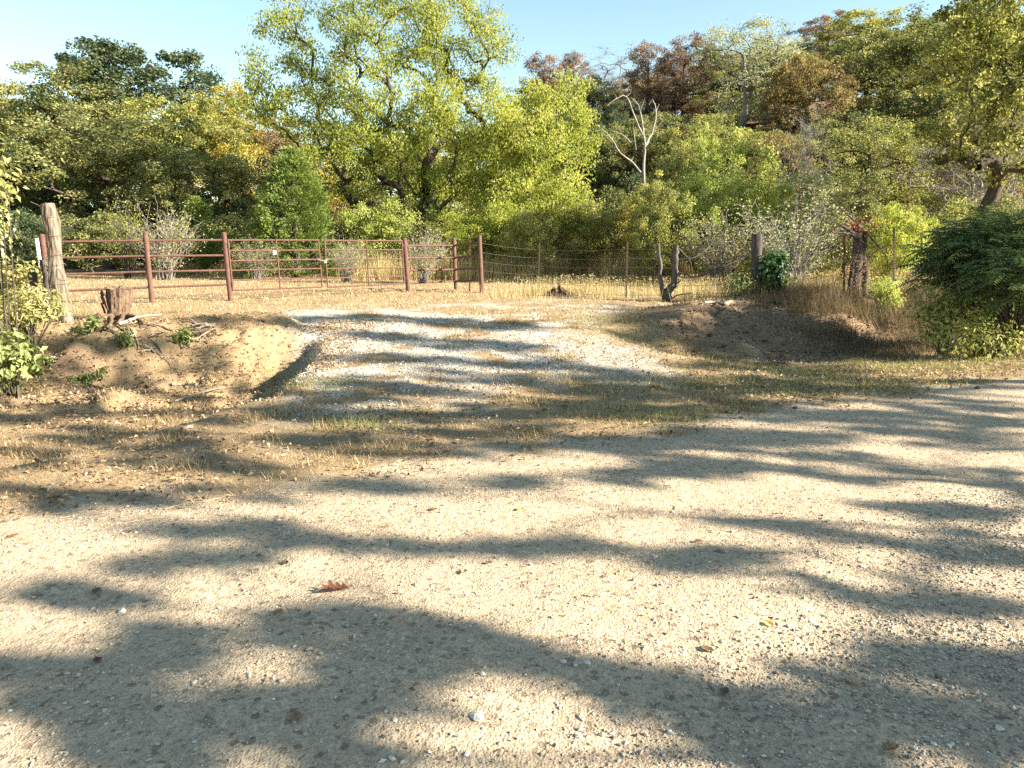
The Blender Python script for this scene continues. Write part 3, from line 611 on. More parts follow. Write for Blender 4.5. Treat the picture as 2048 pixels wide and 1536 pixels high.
for yl, ya, yb in ((484, 481, 480), (516, 512, 510.8), (549.5, 543.3, 540.5), (583, 574.6, 569)):
    xa = 291 + (ya - 470) * .1; xb = 449 + (yb - 470) * .1; xl0 = 86 + (yl - 470) * .12
    pipe(at(xl0, yl, 15.3), at(xa, ya, GD['A']), .0235, 'rail', pf, baseA); pipe(at(xa, ya, GD['A']), at(xb, yb, GD['B']), .0235, 'rail', pf, baseA)
def gate(name, label, lt, lb, rt, rb, Yl, Yr, mt, mbm, ys, hinge_left):
    a, b = at(*lt, Yl), at(*lb, Yl); c, d = at(*rt, Yr), at(*rb, Yr); org = (b + d) / 2
    g = thing(name, org, label, 'gate'); r = .0185
    pipe(a, b, r, 'stile', g, org); pipe(c, d, r, 'stile', g, org)
    for k in range(6):
        yl, yr = ys[k]; fl = (yl - lt[1]) / (lb[1] - lt[1]); fr = (yr - rt[1]) / (rb[1] - rt[1])
        pipe(a + (b - a) * fl, c + (d - c) * fr, r * (1.0 if k in (0, 5) else .92), 'rail', g, org)
    w = (mt[0] - lt[0]) / (rt[0] - lt[0]); m0 = a + (c - a) * w; m1 = b + (d - b) * w
    pipe(m0 + [0, -.018, 0], m1 + [0, -.018, 0], r * .95, 'brace', g, org)
    e0, e1 = (a, b) if hinge_left else (c, d); off = np.array([-.06 if hinge_left else .06, 0, 0])
    for f in (.12, .86):
        p = e0 + (e1 - e0) * f; hb = MB(); tube(hb, [p + [0, 0, .05], p - [0, 0, .05]], .034, 10); tube(hb, [p, p + off * 1.0], .016, 8); hb.build('hinge', m_rust_dark, g, origin=org)
    return g, org, a, b, c, d
Ym = 17.85
g1, o1, *_ = gate('pipe_gate', 'left leaf of the rusty six-rail double gate, with a small white tag', (455.4, 478), (466, 582), (636.8, 479), (644.6, 575), GD['B'], Ym, (549, 480), (558, 576),
    [(480.2, 480.2), (501, 500), (521.4, 518.4), (540.5, 536.8), (560, 556), (580.6, 574)], True)
g2, o2, *_ = gate('pipe_gate', 'right leaf of the rusty six-rail double gate', (648.9, 479), (655.8, 575), (803.6, 480.5), (808.7, 568), 17.95, 19.2, (730, 481), (734, 570),
    [(480.8, 481.6), (499.5, 499.5), (518.4, 518), (537, 535), (556, 552), (574.2, 567)], False)
tg = at(551, 505, 17.18); mb = MB()
bx = lambda mb, c, s: mb.add(np.array([[i, j, k] for i in (-.5, .5) for j in (-.5, .5) for k in (-.5, .5)]) * s + c, [[0, 1, 3, 2], [4, 6, 7, 5], [0, 4, 5, 1], [2, 3, 7, 6], [0, 2, 6, 4], [1, 5, 7, 3]])
bx(mb, tg + [0, -.06, 0], (.075, .006, .095)); mb.build('tag', m_white, g1, origin=o1)
# chain and padlock
cp = (at(640, 520, 17.86) + at(652, 519, 17.94)) / 2; ch = thing('chain', cp, 'short galvanised chain looped round both gate leaves where they meet', 'chain')
a, b = at(637, 518, 17.80), at(656, 519, 17.88)
for k in range(9):
    f = k / 8; c = a + (b - a) * f + [0, -.035, -.03 * math.sin(f * math.pi)]; th = np.linspace(0, 2 * math.pi, 11)
    u = np.array([1, 0, 0.0]); v = np.array([0, .7, .7]) if k % 2 else np.array([0, -.7, .7])
    lk = MB(); tube(lk, c + np.cos(th)[:, None] * u * .020 + np.sin(th)[:, None] * v * .012, .0045, 6, cap=False); lk.build('link', m_zinc, ch, origin=cp)
pl = at(651.5, 523, 17.84); pk = thing('padlock', pl, 'small silver padlock hanging on the gate chain', 'padlock'); mb = MB(); bx(mb, pl + [0, -.02, -.01], (.05, .026, .052)); mb.build('body', m_zinc, pk, origin=pl)
th = np.linspace(0, math.pi, 9); mb = MB(); tube(mb, pl + [0, -.02, .016] + np.stack([np.cos(th) * .017, 0 * th, np.sin(th) * .034], -1), .005, 6); mb.build('shackle', m_zinc, pk, origin=pl)
baseC = at(817, 587, GD['C'])
rf = thing('pipe_fence', baseC, 'rusty rail panel right of the gate ending in a ladder-like corner', 'fence')
pipe_post((808.7, 477.5), (817, 587), GD['C'], .060, rf, baseC); pipe_post((907.7, 478), (912, 583.5), GD['D'], .054, rf, baseC); pipe_post((958.6, 472), (963.7, 586), GD['E'], .058, rf, baseC)
for yc_, yd, ye in ((491, 491, 485), (516, 515.4, 511), (540.5, 539, 535.6), (566, 562.5, 561)):
    xc_ = 809.5 + (yc_ - 478) * .076; xd = 908 + (yd - 478) * .04; xe = 959 + (ye - 472) * .045
    r1 = pipe(at(xc_, yc_, GD['C']), at(xd, yd, GD['D']), .025, 'rail', rf, baseC); pipe(at(xd, yd, GD['D']), at(xe, ye, GD['E']), .028, 'rail', rf, baseC)
    if yc_ > 500:  # dark coils modelled in place of the shadow marks along these rails
        for f in (.5, .75, .95):
            p = at(xc_, yc_, GD['C']) * (1 - f) + at(xd, yd, GD['D']) * f; th = np.linspace(0, 6.283 * 2.4, 22)
            w = MB(); tube(w, p + np.stack([np.linspace(-.035, .035, 22), np.cos(th) * .034, np.sin(th) * .034], -1), .005, 5, cap=False); w.build('shadow_coil', m_rust_dark, r1, origin=baseC)

# ------------------------------------------------------------------ T-posts and wire
def t_post(top, bot, Y, label, mat=m_rust_dark, white=0.0):
    a, b = at(*top, Y), at(*bot, Y); o = thing('steel_t_post', b, label, 'fence post', 'steel T-posts of the wire fence'); mb = MB(); d = b - a
    for off, sz in (((0, 0), (.040, .005)), ((0, .016), (.005, .030))):
        v = []
        for p in (a, b + d / np.linalg.norm(d) * .4):
            for sx, sy in ((-1, -1), (1, -1), (1, 1), (-1, 1)): v.append(p + [off[0] + sx * sz[0] / 2, off[1] + sy * sz[1] / 2, 0])
        mb.add(v, [[0, 1, 5, 4], [1, 2, 6, 5], [2, 3, 7, 6], [3, 0, 4, 7], [3, 2, 1, 0], [4, 5, 6, 7]])
    for f in np.arange(.04, .95, .055): bx(mb, a + d * f + [0, -.006, 0], (.016, .010, .012))
    mb.build('blade', mat, o, origin=b)
    if white:
        mb = MB(); m = a + d * white
        v = [p + [sx * .024, sy * .006 - .002, 0] for p in (a - d * .005, m) for sx, sy in ((-1, -1), (1, -1), (1, 1), (-1, 1))]
        mb.add(v, [[0, 1, 5, 4], [1, 2, 6, 5], [2, 3, 7, 6], [3, 0, 4, 7], [3, 2, 1, 0], [4, 5, 6, 7]]); mb.build('painted_top', m_white, o, origin=b)
    return a, b
tp = [t_post((940, 474), (939, 583), 19.75, 'dark steel T-post standing inside the ladder-like fence corner'), t_post((1079, 487), (1077, 590), 18.9, 'thin T-post left of the small dark sod heap'),
      t_post((1255, 484), (1252, 599), 17.4, 'thin T-post midway between sod heap and forked trunk'), t_post((1689, 458), (1688, 575), 16.2, 'T-post hard against the broken snag with red leaves'), t_post((1788, 455), (1787, 580), 15.6, 'lone rightmost T-post beside the dark green bush'),
      t_post((73.6, 477), (96, 640), 11.6, 'white-topped T-post behind the weathered leaning post', white=.35)]
wf = thing('wire_fence', tp[1][1], 'thin rusty wire strands strung between the right-hand T-posts', 'wire fence')
line = [(at(959, 472, GD['E']), at(963.7, 586, GD['E'])), tp[1], tp[2], (at(1512, 480, 16.0), at(1512, 592, 16.0)), tp[3], tp[4]]
for f in (.12, .28, .44, .60, .76, .92):
    pts = []
    for k in range(len(line) - 1):
        p = line[k][0] * (1 - f) + line[k][1] * f; qq = line[k + 1][0] * (1 - f) + line[k + 1][1] * f
        for u in np.linspace(0, 1, 7)[:-1]: pts.append(p * (1 - u) + qq * u - [0, 0, .03 * math.sin(u * math.pi)])
    pts.append(qq); tube(MB(), pts, .0035, 4, cap=False).build('strand', m_wire, wf, origin=tp[1][1])

# ------------------------------------------------------------------ wooden posts, stump, snags
def log_mesh(pts, rad, sides, rng, groove=.06, rough=.05):
    mb = MB(); pts = np.asarray(pts); n = len(pts); tan = unit(np.gradient(pts, axis=0)); u = unit(np.cross(tan, [0, 1, 0])); w = np.cross(tan, u)
    th = np.arange(sides) * 2 * math.pi / sides; gr = rng.normal(0, groove, sides)
    gr = np.convolve(np.concatenate([gr[-1:], gr, gr[:1]]), [.25, .5, .25], 'valid'); R = np.asarray(rad)[:, None] * (1 + gr[None] + rough * rng.normal(0, 1, (n, sides)) * .6 + rough * 1.2 * np.sin(np.linspace(0, 9, n))[:, None] * np.cos(th + 1)[None])
    v = pts[:, None] + R[..., None] * (np.cos(th)[None, :, None] * u[:, None] + np.sin(th)[None, :, None] * w[:, None])
    i = np.arange(n - 1)[:, None] * sides; j = np.arange(sides)[None]; k = (j + 1) % sides
    mb.add(v.reshape(-1, 3), np.stack([i + j, i + k, i + sides + k, i + sides + j], -1).reshape(-1, 4)); return mb, v
def end_cap(v, c, jag=0.0, rng=None):
    mb = MB(); n = len(v); r2 = c + (v - c) * .55; 
    if jag: r2 = r2 + rng.normal(0, jag, (n, 1)) * [0, 0, 1]
    V = np.concatenate([[c + [0, 0, -jag]], r2, v + [0, 0, .001]]); a = np.arange(n); b = (a + 1) % n
    mb.add(V, np.stack([np.zeros(n, int), 1 + a, 1 + b], -1)); mb.F.append(np.stack([1 + a, 1 + n + a, 1 + n + b, 1 + b], -1)); return mb
rng = np.random.default_rng(3)
PY = 10.6; top, bot = at(95, 408, PY + .1), at(134, 650, PY)
base = np.array([bot[0], PY, float(H(bot[0], PY))]); wp = thing('wooden_post', base, 'weathered grey wooden fence post leaning left, beside the stump', 'fence post')
f = np.linspace(0, 1, 26)[:, None]; pts = top + (bot - [0, 0, .35] - top) * f; pts[:, 0] += .018 * np.sin(f[:, 0] * 9); rad = .082 + .022 * f[:, 0] + .012 * np.sin(f[:, 0] * 14)
mb, v = log_mesh(pts, rad, 22, rng, .09, .045); mb.build('shaft', m_post, wp, origin=base, shade=False); end_cap(v[0], pts[0], .012, rng).build('top_face', m_post, wp, origin=base)
for q_ in (.12, .27, .42, .5, .66, .8, .92):
    c = top + (bot - top) * q_; th = np.linspace(0, 6.4, 26); r = .082 + .022 * q_ + .016
    tube(MB(), c + np.stack([np.cos(th) * r, np.sin(th) * r, th * .004], -1), .0035, 5, cap=False).build('wire_wrap', m_wire, wp, origin=base)
ws = thing('loose_wire', top + (bot - top) * .3, 'curly loose wire ends hanging off the weathered leaning post', 'wire')
for k in range(7):
    p = top + (bot - top) * (.12 + .12 * k); e = p + rng.normal(0, 1, 3) * [.12, .05, .14] + [.18 if k % 3 else -.22, -.05, 0]
    tube(MB(), spline([p + [.09 if k % 3 else -.09, -.02, 0], (p + e) / 2 + rng.normal(0, .08, 3), e, e + rng.normal(0, .08, 3)], 16), .0032, 4, cap=False).build('strand', m_wire, ws, origin=top + (bot - top) * .3)
# vine-clad broken posts behind it
for top_, bot_, Y, lab in (((64, 545), (74, 636), 11.0, 'dark broken post stub overgrown by weeds left of the leaning post'), ((88, 520), (104, 634), 10.9, 'dark vine-wrapped old post close behind the leaning post')):
    a, b = at(*top_, Y), at(*bot_, Y); b = np.array([b[0], Y, float(H(b[0], Y)) - .2]); o = thing('wooden_post', b, lab, 'fence post'); ff = np.linspace(0, 1, 14)[:, None]
    pts = a + (b - a) * ff; mb, v = log_mesh(pts, .055 + .012 * np.sin(ff[:, 0] * 20), 14, rng, .12, .12); mb.build('shaft', m_post_dark, o, origin=b); end_cap(v[0], pts[0], .01, rng).build('top_face', m_post_dark, o, origin=b)
    vn = MB(); n = 90; uu = rng.random(n); p = a + (b - a) * uu[:, None] + rdirs(rng, n) * .10; leaf_quads(vn, p, rdirs(rng, n), rdirs(rng, n), .055, .04, rng.random(n)); vn.build('vine_leaves', SPEC['weed'], o, origin=b)
# round post on the right bank
Y = 16.0; top, bot = at(1514, 468, Y), at(1512, 594, Y); base = np.array([bot[0], Y, float(H(bot[0], Y))])
rp = thing('wooden_post', base, 'thick upright round wooden post on the right bank', 'fence post'); ff = np.linspace(0, 1, 20)[:, None]; pts = top + (np.array([bot[0], Y, base[2] - .3]) - top) * ff
mb, v = log_mesh(pts, .112 + .004 * np.sin(ff[:, 0] * 11), 20, rng, .05, .02); mb.build('shaft', m_post_dark, rp, origin=base); end_cap(v[0], pts[0], .008, rng).build('top_face', m_post_dark, rp, origin=base)
# stump
b0 = at(236, 640, 11.0); base = np.array([b0[0], 11.0, float(H(b0[0], 11.0))]); st = thing('tree_stump', base, 'sawn tree stump with peeling bark on the left bank', 'stump')
ff = np.linspace(0, 1, 16); ctop = at(237, 576, 11.0); pts = ctop + (base - [0, 0, .25] - ctop) * ff[:, None]; rad = np.interp(ff, [0, .25, .5, .72, .85, 1], [.185, .172, .150, .155, .20, .30])
mb, v = log_mesh(pts, rad, 30, rng, .07, .05); v2 = mb.V[0].reshape(16, 30, 3); v2[0, :, 2] += rng.normal(0, .018, 30); mb.V[0] = v2.reshape(-1, 3)
mb.build('bark', m_stump, st, origin=base); end_cap(v2[0], ctop - [0, 0, .02], .012, rng).build('cut_face', m_stump, st, origin=base)
for k, (ax, ay, ln) in enumerate(((.9, -.5, .95), (.55, -.9, .8), (-.2, -1, .7), (1, .1, .6), (-.8, -.5, .6), (.2, -1, .9))):
    p0 = base + np.array([ax, ay, 0]) * .2 + [0, 0, .10]; pp = []
    for u in np.linspace(0, 1, 9):
        x = p0[0] + ax * ln * u + .05 * math.sin(u * 7 + k); y = p0[1] + ay * ln * u + .05 * math.cos(u * 6 + k); pp.append([x, y, float(H(x, y)) + 0.06 * (1 - u) ** 2 + .008 + .03 * math.sin(u * 9 + k) * u - .02 * u])
    tube(MB(), pp, np.linspace(.034, .007, 9), 8, jit=.12, rng=rng).build('root', m_stump, st, origin=base, shade=True)
for k in range(14):
    th = rng.uniform(3.3, 6.1); zz = rng.uniform(.08, .42); r = .165; c = base + [r * math.cos(th), r * math.sin(th), zz]; n = np.array([math.cos(th), math.sin(th), .15]); w_, h_ = rng.uniform(.03, .06), rng.uniform(.08, .18)
    s_ = np.array([-math.sin(th), math.cos(th), 0]); up = np.array([0, 0, 1.0])
    V = [c - s_ * w_ / 2 - up * h_ / 2, c + s_ * w_ / 2 - up * h_ / 2, c + s_ * w_ * .3 + up * h_ / 2 + n * .03, c - s_ * w_ * .4 + up * h_ / 2 + n * .02]; V = np.array(V); V = np.concatenate([V, V + n * .012])
    MB().add(V, [[3, 2, 1, 0], [4, 5, 6, 7], [0, 1, 5, 4], [1, 2, 6, 5], [2, 3, 7, 6], [3, 0, 4, 7]]).build('bark_flake', m_stump, st, origin=base)
# forked dead trunk
Y = 16.6; q = lambda *a: [at(x, y, Y + dz) for x, y, dz in a]
limb_tree('forked_trunk', 'forked dead tree trunk with two sawn-off stems and arching bare branches', [
    (q((1332, 606, 0), (1336, 585, 0), (1349, 562, 0), (1350, 525, 0), (1353, 490, 0)), .10, .055), (q((1330, 600, 0), (1324, 575, 0), (1320, 545, 0), (1316, 488, .1)), .06, .04),
    (q((1353, 545, 0), (1366, 547, -.1), (1382, 553, -.2), (1400, 553, -.3), (1425, 542, -.3), (1455, 530, -.3), (1490, 515, -.2)), .022, .008), (q((1353, 522, 0), (1375, 518, -.1), (1395, 512, -.1), (1420, 492, 0), (1436, 462, .1), (1442, 430, .1)), .022, .008),
    (q((1356, 495, 0), (1374, 515, .1), (1383, 530, .1), (1384, 560, .1)), .012, .006), (q((1345, 575, 0), (1352, 568, -.1), (1360, 562, -.1)), .03, .015), (q((1330, 592, -.1), (1340, 598, -.25), (1358, 590, -.35), (1385, 586, -.4)), .025, .01)], m_bark_dead, 'dead tree')
# broken snag with red leaves
Y = 16.0; q = lambda *a: [at(x, y, Y + dz) for x, y, dz in a]
sn = limb_tree('broken_snag', 'thick broken tree snag topped with red leaves on the right bank', [
    (q((1712, 600, 0), (1710, 560, 0), (1716, 500, 0), (1712, 452, 0)), .115, .085), (q((1728, 600, .1), (1731, 550, .1), (1726, 500, .05), (1731, 462, 0)), .075, .05), (q((1703, 600, -.1), (1700, 570, -.1), (1708, 520, -.05), (1720, 478, -.1)), .05, .04),
    (q((1718, 480, -.1), (1700, 462, -.15), (1682, 452, -.2)), .05, .02), (q((1716, 470, -.1), (1690, 467, -.2), (1663, 463, -.3)), .04, .012),
    (q((1735, 468, 0), (1760, 496, -.1), (1774, 515, -.1), (1776, 535, -.1), (1771, 550, -.1)), .018, .010), (q((1718, 545, -.2), (1745, 508, -.25), (1770, 494, -.3), (1790, 490, -.3)), .016, .006), (q((1702, 515, -.2), (1716, 490, -.25)), .014, .010), (q((1708, 440, 0), (1690, 425, 0), (1665, 400, 0)), .02, .008)], m_bark)
n = 170; c = at(1722, 452, 15.95); p = c + rng.normal(0, 1, (n, 3)) * [.22, .12, .13]; mb = MB(); leaf_quads(mb, p, rdirs(rng, n) + [0, 0, -.4], rdirs(rng, n), .07, .045, rng.random(n)); mb.build('red_leaves', SPEC['red'], sn, origin=np.array(sn.location))
n = 700; c = at(1716, 530, 15.85); p = c + rng.normal(0, 1, (n, 3)) * [.17, .10, .32]; mb = MB(); leaf_quads(mb, p, rdirs(rng, n) + [0, 0, -.4], rdirs(rng, n), .05, .02, rng.random(n)); mb.build('dead_vine', SPEC['rust'], sn, origin=np.array(sn.location))

# ------------------------------------------------------------------ leafy bushes and plants near the fence
def leafy(name, label, center, size, n, leaf, spec, seed, cat='shrub', stems=8, mat=m_bark, ground=None, droop=.5):
    rng = np.random.default_rng(seed); c = np.array(center); base = np.array([c[0], c[1], float(H(c[0], c[1]))]); o = thing(name, base, label, cat); w = MB(); lf = MB(); k = max(6, n // 45)
    cl = rdirs(rng, k) * (rng.random((k, 1)) ** .4) * np.array(size) + c
    for q_ in cl[:stems * 3]: tube(w, bez(base + rng.normal(0, .05, 3) * [1, 1, 0] - [0, 0, .05], (base + q_) / 2 + [0, 0, .12 * size[2]], q_, 7), np.linspace(.012, .004, 7), 4, cap=False)
    per = n // k; sd = min(size) * .32
    for q_ in cl:
        p = q_ + rng.normal(0, 1, (per, 3)) * sd; p[:, 2] = np.maximum(p[:, 2], H(p[:, 0], p[:, 1]) + .02); d = unit(p - c)
        nr = unit(d + np.array([0, 0, .8]) + rdirs(rng, per) * .5); ax = unit(np.cross(nr, rdirs(rng, per)) + d * .3 + [0, 0, -droop]); ct = rng.random()
        s_ = rng.uniform(.7, 1.3, per); leaf_quads(lf, p, ax, nr, leaf[1] * s_, leaf[0] * s_, np.clip(.5 * rng.random(per) + .5 * ct, 0, 1))
    w.build('stems', mat, o, origin=base); lf.build('foliage', SPEC[spec], o, origin=base); return o
def fronds(name, label, center, size, n, spec, seed, L_=.5, pairs=9, cat='shrub'):
    """bush of arching feather-shaped leaves"""
    rng = np.random.default_rng(seed); c = np.array(center); base = np.array([c[0], c[1], float(H(c[0], c[1]))]); o = thing(name, base, label, cat); w = MB(); lf = MB()
    for k in range(n):
        d = rdirs(rng, 1)[0]; d[2] = rng.uniform(-.95, 1.0); d[:2] *= math.sqrt(max(.05, 1 - d[2] ** 2)) / (np.linalg.norm(d[:2]) + 1e-6); p0 = c + d * np.array(size) * rng.uniform(.5, 1.0); p0[2] = max(p0[2], float(H(p0[0], p0[1])) + .12); out = np.array([d[0], d[1], .25]) + rng.normal(0, .55, 3); out /= np.linalg.norm(out); ln = L_ * rng.uniform(.7, 1.3)
        pts = bez(p0, p0 + out * ln * .55 + [0, 0, .05], p0 + out * ln + [0, 0, -.30 * ln], pairs + 2)
        if k % 3 == 0: tube(w, bez(base, (base + p0) / 2 + [0, 0, .1], p0, 5), np.linspace(.014, .006, 5), 4, cap=False)
        tube(w, pts, np.linspace(.004, .0015, len(pts)), 3, cap=False); tn = unit(np.gradient(pts, axis=0)); sd = unit(np.cross(tn, [0, 0, 1.0])); ct = rng.random()
        for s_ in (-1, 1):
            ax = unit(sd * s_ + tn * .45 + [0, 0, -.22]); ll = ln * .26 * np.interp(np.arange(len(pts)), [0, 2, pairs, pairs + 1], [.5, 1, .7, .5]); m = len(pts)
            leaf_quads(lf, pts + ax * (ll * .5)[:, None], ax, np.tile([0, 0, 1.0], (m, 1)) + rng.normal(0, .25, (m, 3)), ll, ll * .36, np.clip(.45 * rng.random(m) + .55 * ct, 0, 1))
    w.build('stems', m_bark, o, origin=base); lf.build('foliage', SPEC[spec], o, origin=base); return o
c = at(1985, 520, 12.6); fronds('sumac_bush', 'dark green bush with long feathery drooping leaves at the right edge', c, (1.0, .8, .72), 900, 'sumac', 51)
c = at(2040, 560, 11.2); fronds('sumac_bush', 'dark feathery-leaved bush cut by the right edge above the brown weeds', c, (.5, .5, .55), 240, 'sumac', 52, .42)
c = at(1545, 545, 15.9); leafy('vine_clump', 'dark green glossy vine clump against the right side of the round wooden post', c, (.33, .28, .42), 1700, (.07, .09), 'ivy', 53, 'vine')
c = at(1895, 635, 11.8); leafy('shrub', 'yellow-green low shrub in front of the dark feathery bush', c, (.6, .4, .42), 1300, (.045, .09), 'olive2', 54)
c = at(1960, 690, 10.9); leafy('shrub', 'dull yellow and green weedy shrub low on the right roadside', c, (.6, .35, .35), 1100, (.04, .08), 'olive2', 55)
c = at(1765, 590, 15.2); leafy('shrub', 'green grassy shrub right of the broken snag foot', c, (.5, .3, .25), 800, (.02, .12), 'fresh', 56)
c = at(1480, 565, 15.9); leafy('shrub', 'green weeds left of the round wooden post foot', c, (.4, .3, .25), 700, (.03, .07), 'plant', 57)
c = at(15, 705, 8.6); leafy('shrub', 'pale-leaved green shrub cut by the left edge on the bank', c, (.42, .35, .34), 800, (.05, .09), 'plant', 58)
c = at(0, 570, 11.2); leafy('shrub', 'sunlit pale weedy bush left of the leaning post', c, (.6, .3, .4), 1900, (.045, .08), 'weed', 59)
c = at(50, 620, 9.6); leafy('shrub', 'straw-coloured weeds at the foot of the leaning post', c, (.55, .35, .25), 1500, (.02, .10), 'weed', 60)
c = at(-40, 450, 10.9); leafy('shrub', 'tangled thin bush with sparse leaves at the left edge beside the post', c, (.6, .4, .7), 420, (.05, .08), 'weed', 61, mat=m_bark_grey, stems=16)
c = at(-25, 370, 9.0); leafy('tree_branch', 'overhanging leafy branch entering at the left edge', c, (.45, .3, .45), 420, (.05, .10), 'weed', 62, 'branch')
for px, py, w_, lab, sd in ((178, 668, .17, 'small bright green leafy plant beside the stump foot', 63), (185, 772, .24, 'small green leafy plant halfway down the left bank', 64), (372, 690, .16, 'small green plant below the sticks on the left bank', 65), (70, 745, .2, 'green seedling near the left edge of the bank', 66), (250, 690, .12, 'tiny green sprout under the stump roots', 67)):
    c = G(px, py); leafy('green_plant', lab, c + [0, 0, .10], (w_, w_, .12), 150, (.035, .085), 'plant', sd, 'plant', stems=4)
# mullein rosette
c = G(1556, 606); o = thing('mullein_plant', c, 'grey-green mullein rosette with broad soft leaves on the right bank', 'plant'); rng = np.random.default_rng(8)
m_mullein = leaf_mat('mullein_leaf', S((.12, .16, .09), (.20, .25, .15), (.27, .31, .20), (.32, .36, .25)), .25)
for k in range(13):
    a = k * 2.4; el = .25 + .5 * (k / 13); ln = .26 - .008 * k; d = np.array([math.cos(a) * math.cos(el), math.sin(a) * math.cos(el), math.sin(el)]); sd = np.array([-math.sin(a), math.cos(a), 0]); V = []; n = 6
    for u in np.linspace(0, 1, n):
        p = c + [0, 0, .03] + d * ln * u - np.array([0, 0, .12]) * u * u; w_ = .055 * math.sin(math.pi * (.12 + .8 * u)) ; V += [p + sd * w_ + [0, 0, .015], p, p - sd * w_ + [0, 0, .015]]
    F = [[3 * i + j, 3 * i + j + 1, 3 * i + j + 4, 3 * i + j + 3] for i in range(n - 1) for j in (0, 1)]; MB().add(V, F, rng.random()).build('leaf', m_mullein, o, origin=c, shade=True)

# ------------------------------------------------------------------ grass, weeds, litter (nobody could count them)
def blades(mb, x, y, h, w, lean, tint, rng):
    n = len(x); b = np.stack([x, y, H(x, y) - .01], -1); a = rng.random(n) * 6.283; d = np.stack([np.cos(a), np.sin(a), 0 * a], -1); s = np.stack([-np.sin(a + rng.normal(0, .6, n)), np.cos(a), 0 * a], -1)
    tip = b + d * (h * lean)[:, None]; tip[:, 2] += h * np.sqrt(np.clip(1 - lean ** 2, .03, 1)); v = np.stack([b - s * w[:, None] / 2, b + s * w[:, None] / 2, tip], 1).reshape(-1, 3)
    mb.add(v, np.arange(3 * n).reshape(n, 3), np.repeat(tint, 3))
def scatter(rng, n, x0, x1, y0, y1, fn):
    x = rng.uniform(x0, x1, n); y = rng.uniform(y0, y1, n); keep = (np.abs(x) < .74 * y + 1.0) & (rng.random(n) < fn(x, y)); return x[keep], y[keep]
rng = np.random.default_rng(100)
def straw_density(x, y):
    r, g, d = masks(x, y); t = tdist(x, y); return np.clip((1 - r * 1.15) * (1 - .80 * g) * (1 - .75 * d), 0, 1) * (t > -.25) * (.35 + .9 * smooth(.35, .6, fbm(x * 1.7, y * 1.7, 51, 3)))
mb = MB()
x, y = scatter(rng, 520000, -10, 10, 4.0, 13.5, straw_density); n = len(x)
gp = smooth(.5, .68, fbm(x * .8, y * .8, 61, 3))
blades(mb, x, y, rng.uniform(.02, .08, n) * (.5 + 1.2 * smooth(.5, .72, fbm(x * 2.6, y * 2.6, 63, 3))), rng.uniform(.004, .009, n), rng.uniform(.35, .98, n), np.clip(.62 + .27 * rng.normal(size=n) - .2 * gp * rng.random(n) + .6 * (fbm(x * 1.6, y * 1.6, 67, 3) - .5), 0, 1), rng)
x, y = scatter(rng, 160000, -17, 12, 13.5, 30, straw_density); n = len(x)
blades(mb, x, y, rng.uniform(.03, .09, n), rng.uniform(.010, .022, n), rng.uniform(.35, .95, n), np.clip(.76 + .18 * rng.normal(size=n), 0, 1), rng)
tag(mb.build('dry_grass', m_grass), 'short mown dry straw grass over the verge and field', 'grass', kind='stuff')
mb = MB()      # greener tufts along the verge
for px, py, r_, nn in ((720, 850, .25, 450), (1400, 770, .9, 1500), (1560, 745, .8, 1900), (1700, 770, .8, 1600), (1130, 690, .35, 200), (1850, 735, .7, 1800), (1330, 690, .5, 900), (640, 770, .3, 500), (560, 760, .3, 400), (1200, 640, .6, 700), (1990, 715, .5, 1300), (1300, 830, .5, 900)):
    c = G(px, py); n = nn; x = c[0] + rng.normal(0, r_, n); y = c[1] + rng.normal(0, r_ * .6, n); k = tdist(x, y) > .0; x, y = x[k], y[k]; n = len(x)
    blades(mb, x, y, rng.uniform(.04, .14, n), rng.uniform(.004, .008, n), rng.uniform(.2, .8, n), np.clip(.58 + .28 * rng.normal(size=n), 0, 1), rng)
tag(mb.build('green_grass', m_greengrass), 'greener grass tufts along the drive and road verge', 'grass', kind='stuff')
mb = MB()      # tall dry weeds along the right fence and at the field edge
def weedy(n, x0, x1, y0, y1, fn, hh, ww):
    x, y = scatter(rng, n, x0, x1, y0, y1, fn); n = len(x); blades(mb, x, y, rng.uniform(*hh, n), rng.uniform(*ww, n), rng.uniform(.02, .35, n), np.clip(.55 + .25 * rng.normal(size=n), 0, 1), rng)
    m = n // 2; hgt = H(x[:m], y[:m]) + rng.uniform(.15, hh[1] * .85, m); leaf_quads(mb, np.stack([x[:m] + rng.normal(0, .05, m), y[:m], hgt], -1), rdirs(rng, m), rdirs(rng, m), rng.uniform(.03, .09, m), .018, np.clip(.5 + .3 * rng.normal(size=m), 0, 1))
weedy(14000, -2, 9, 16.2, 20.5, lambda x, y: (tdist(x, y) > 7.2) * smooth(-1.2, 1.0, x) * smooth(13.5, 11, tdist(x, y)) * smooth(.42, .68, fbm(x * 1.2, y * 1.2, 71, 3)), (.12, .55), (.005, .012))
weedy(30000, -6, 14, 25.0, 31, lambda x, y: smooth(.38, .62, fbm(x * .7, y * .7, 73, 3)), (.4, 1.15), (.010, .022))
weedy(9000, -14, -3.5, 28, 31, lambda x, y: smooth(.35, .55, fbm(x * .7, y * .7, 75, 3)), (.3, .8), (.010, .020))
tag(mb.build('tall_weeds', m_tallgrass), 'tall dry straw-coloured weeds along the wire fence and field edge', 'weeds', kind='stuff')
mb = MB()      # red-brown weeds on the shaded right bank and verge
x, y = scatter(rng, 120000, 3.0, 11.5, 8.5, 17, lambda x, y: (tdist(x, y) > 1.2) * smooth(4.3, 6.0, x - .1 * (17 - y)) * smooth(.30, .58, fbm(x * 1.3, y * 1.3, 81, 3)) * smooth(1.0, 4.2, tdist(x, y) + .35 * (x - 5))); n = len(x)
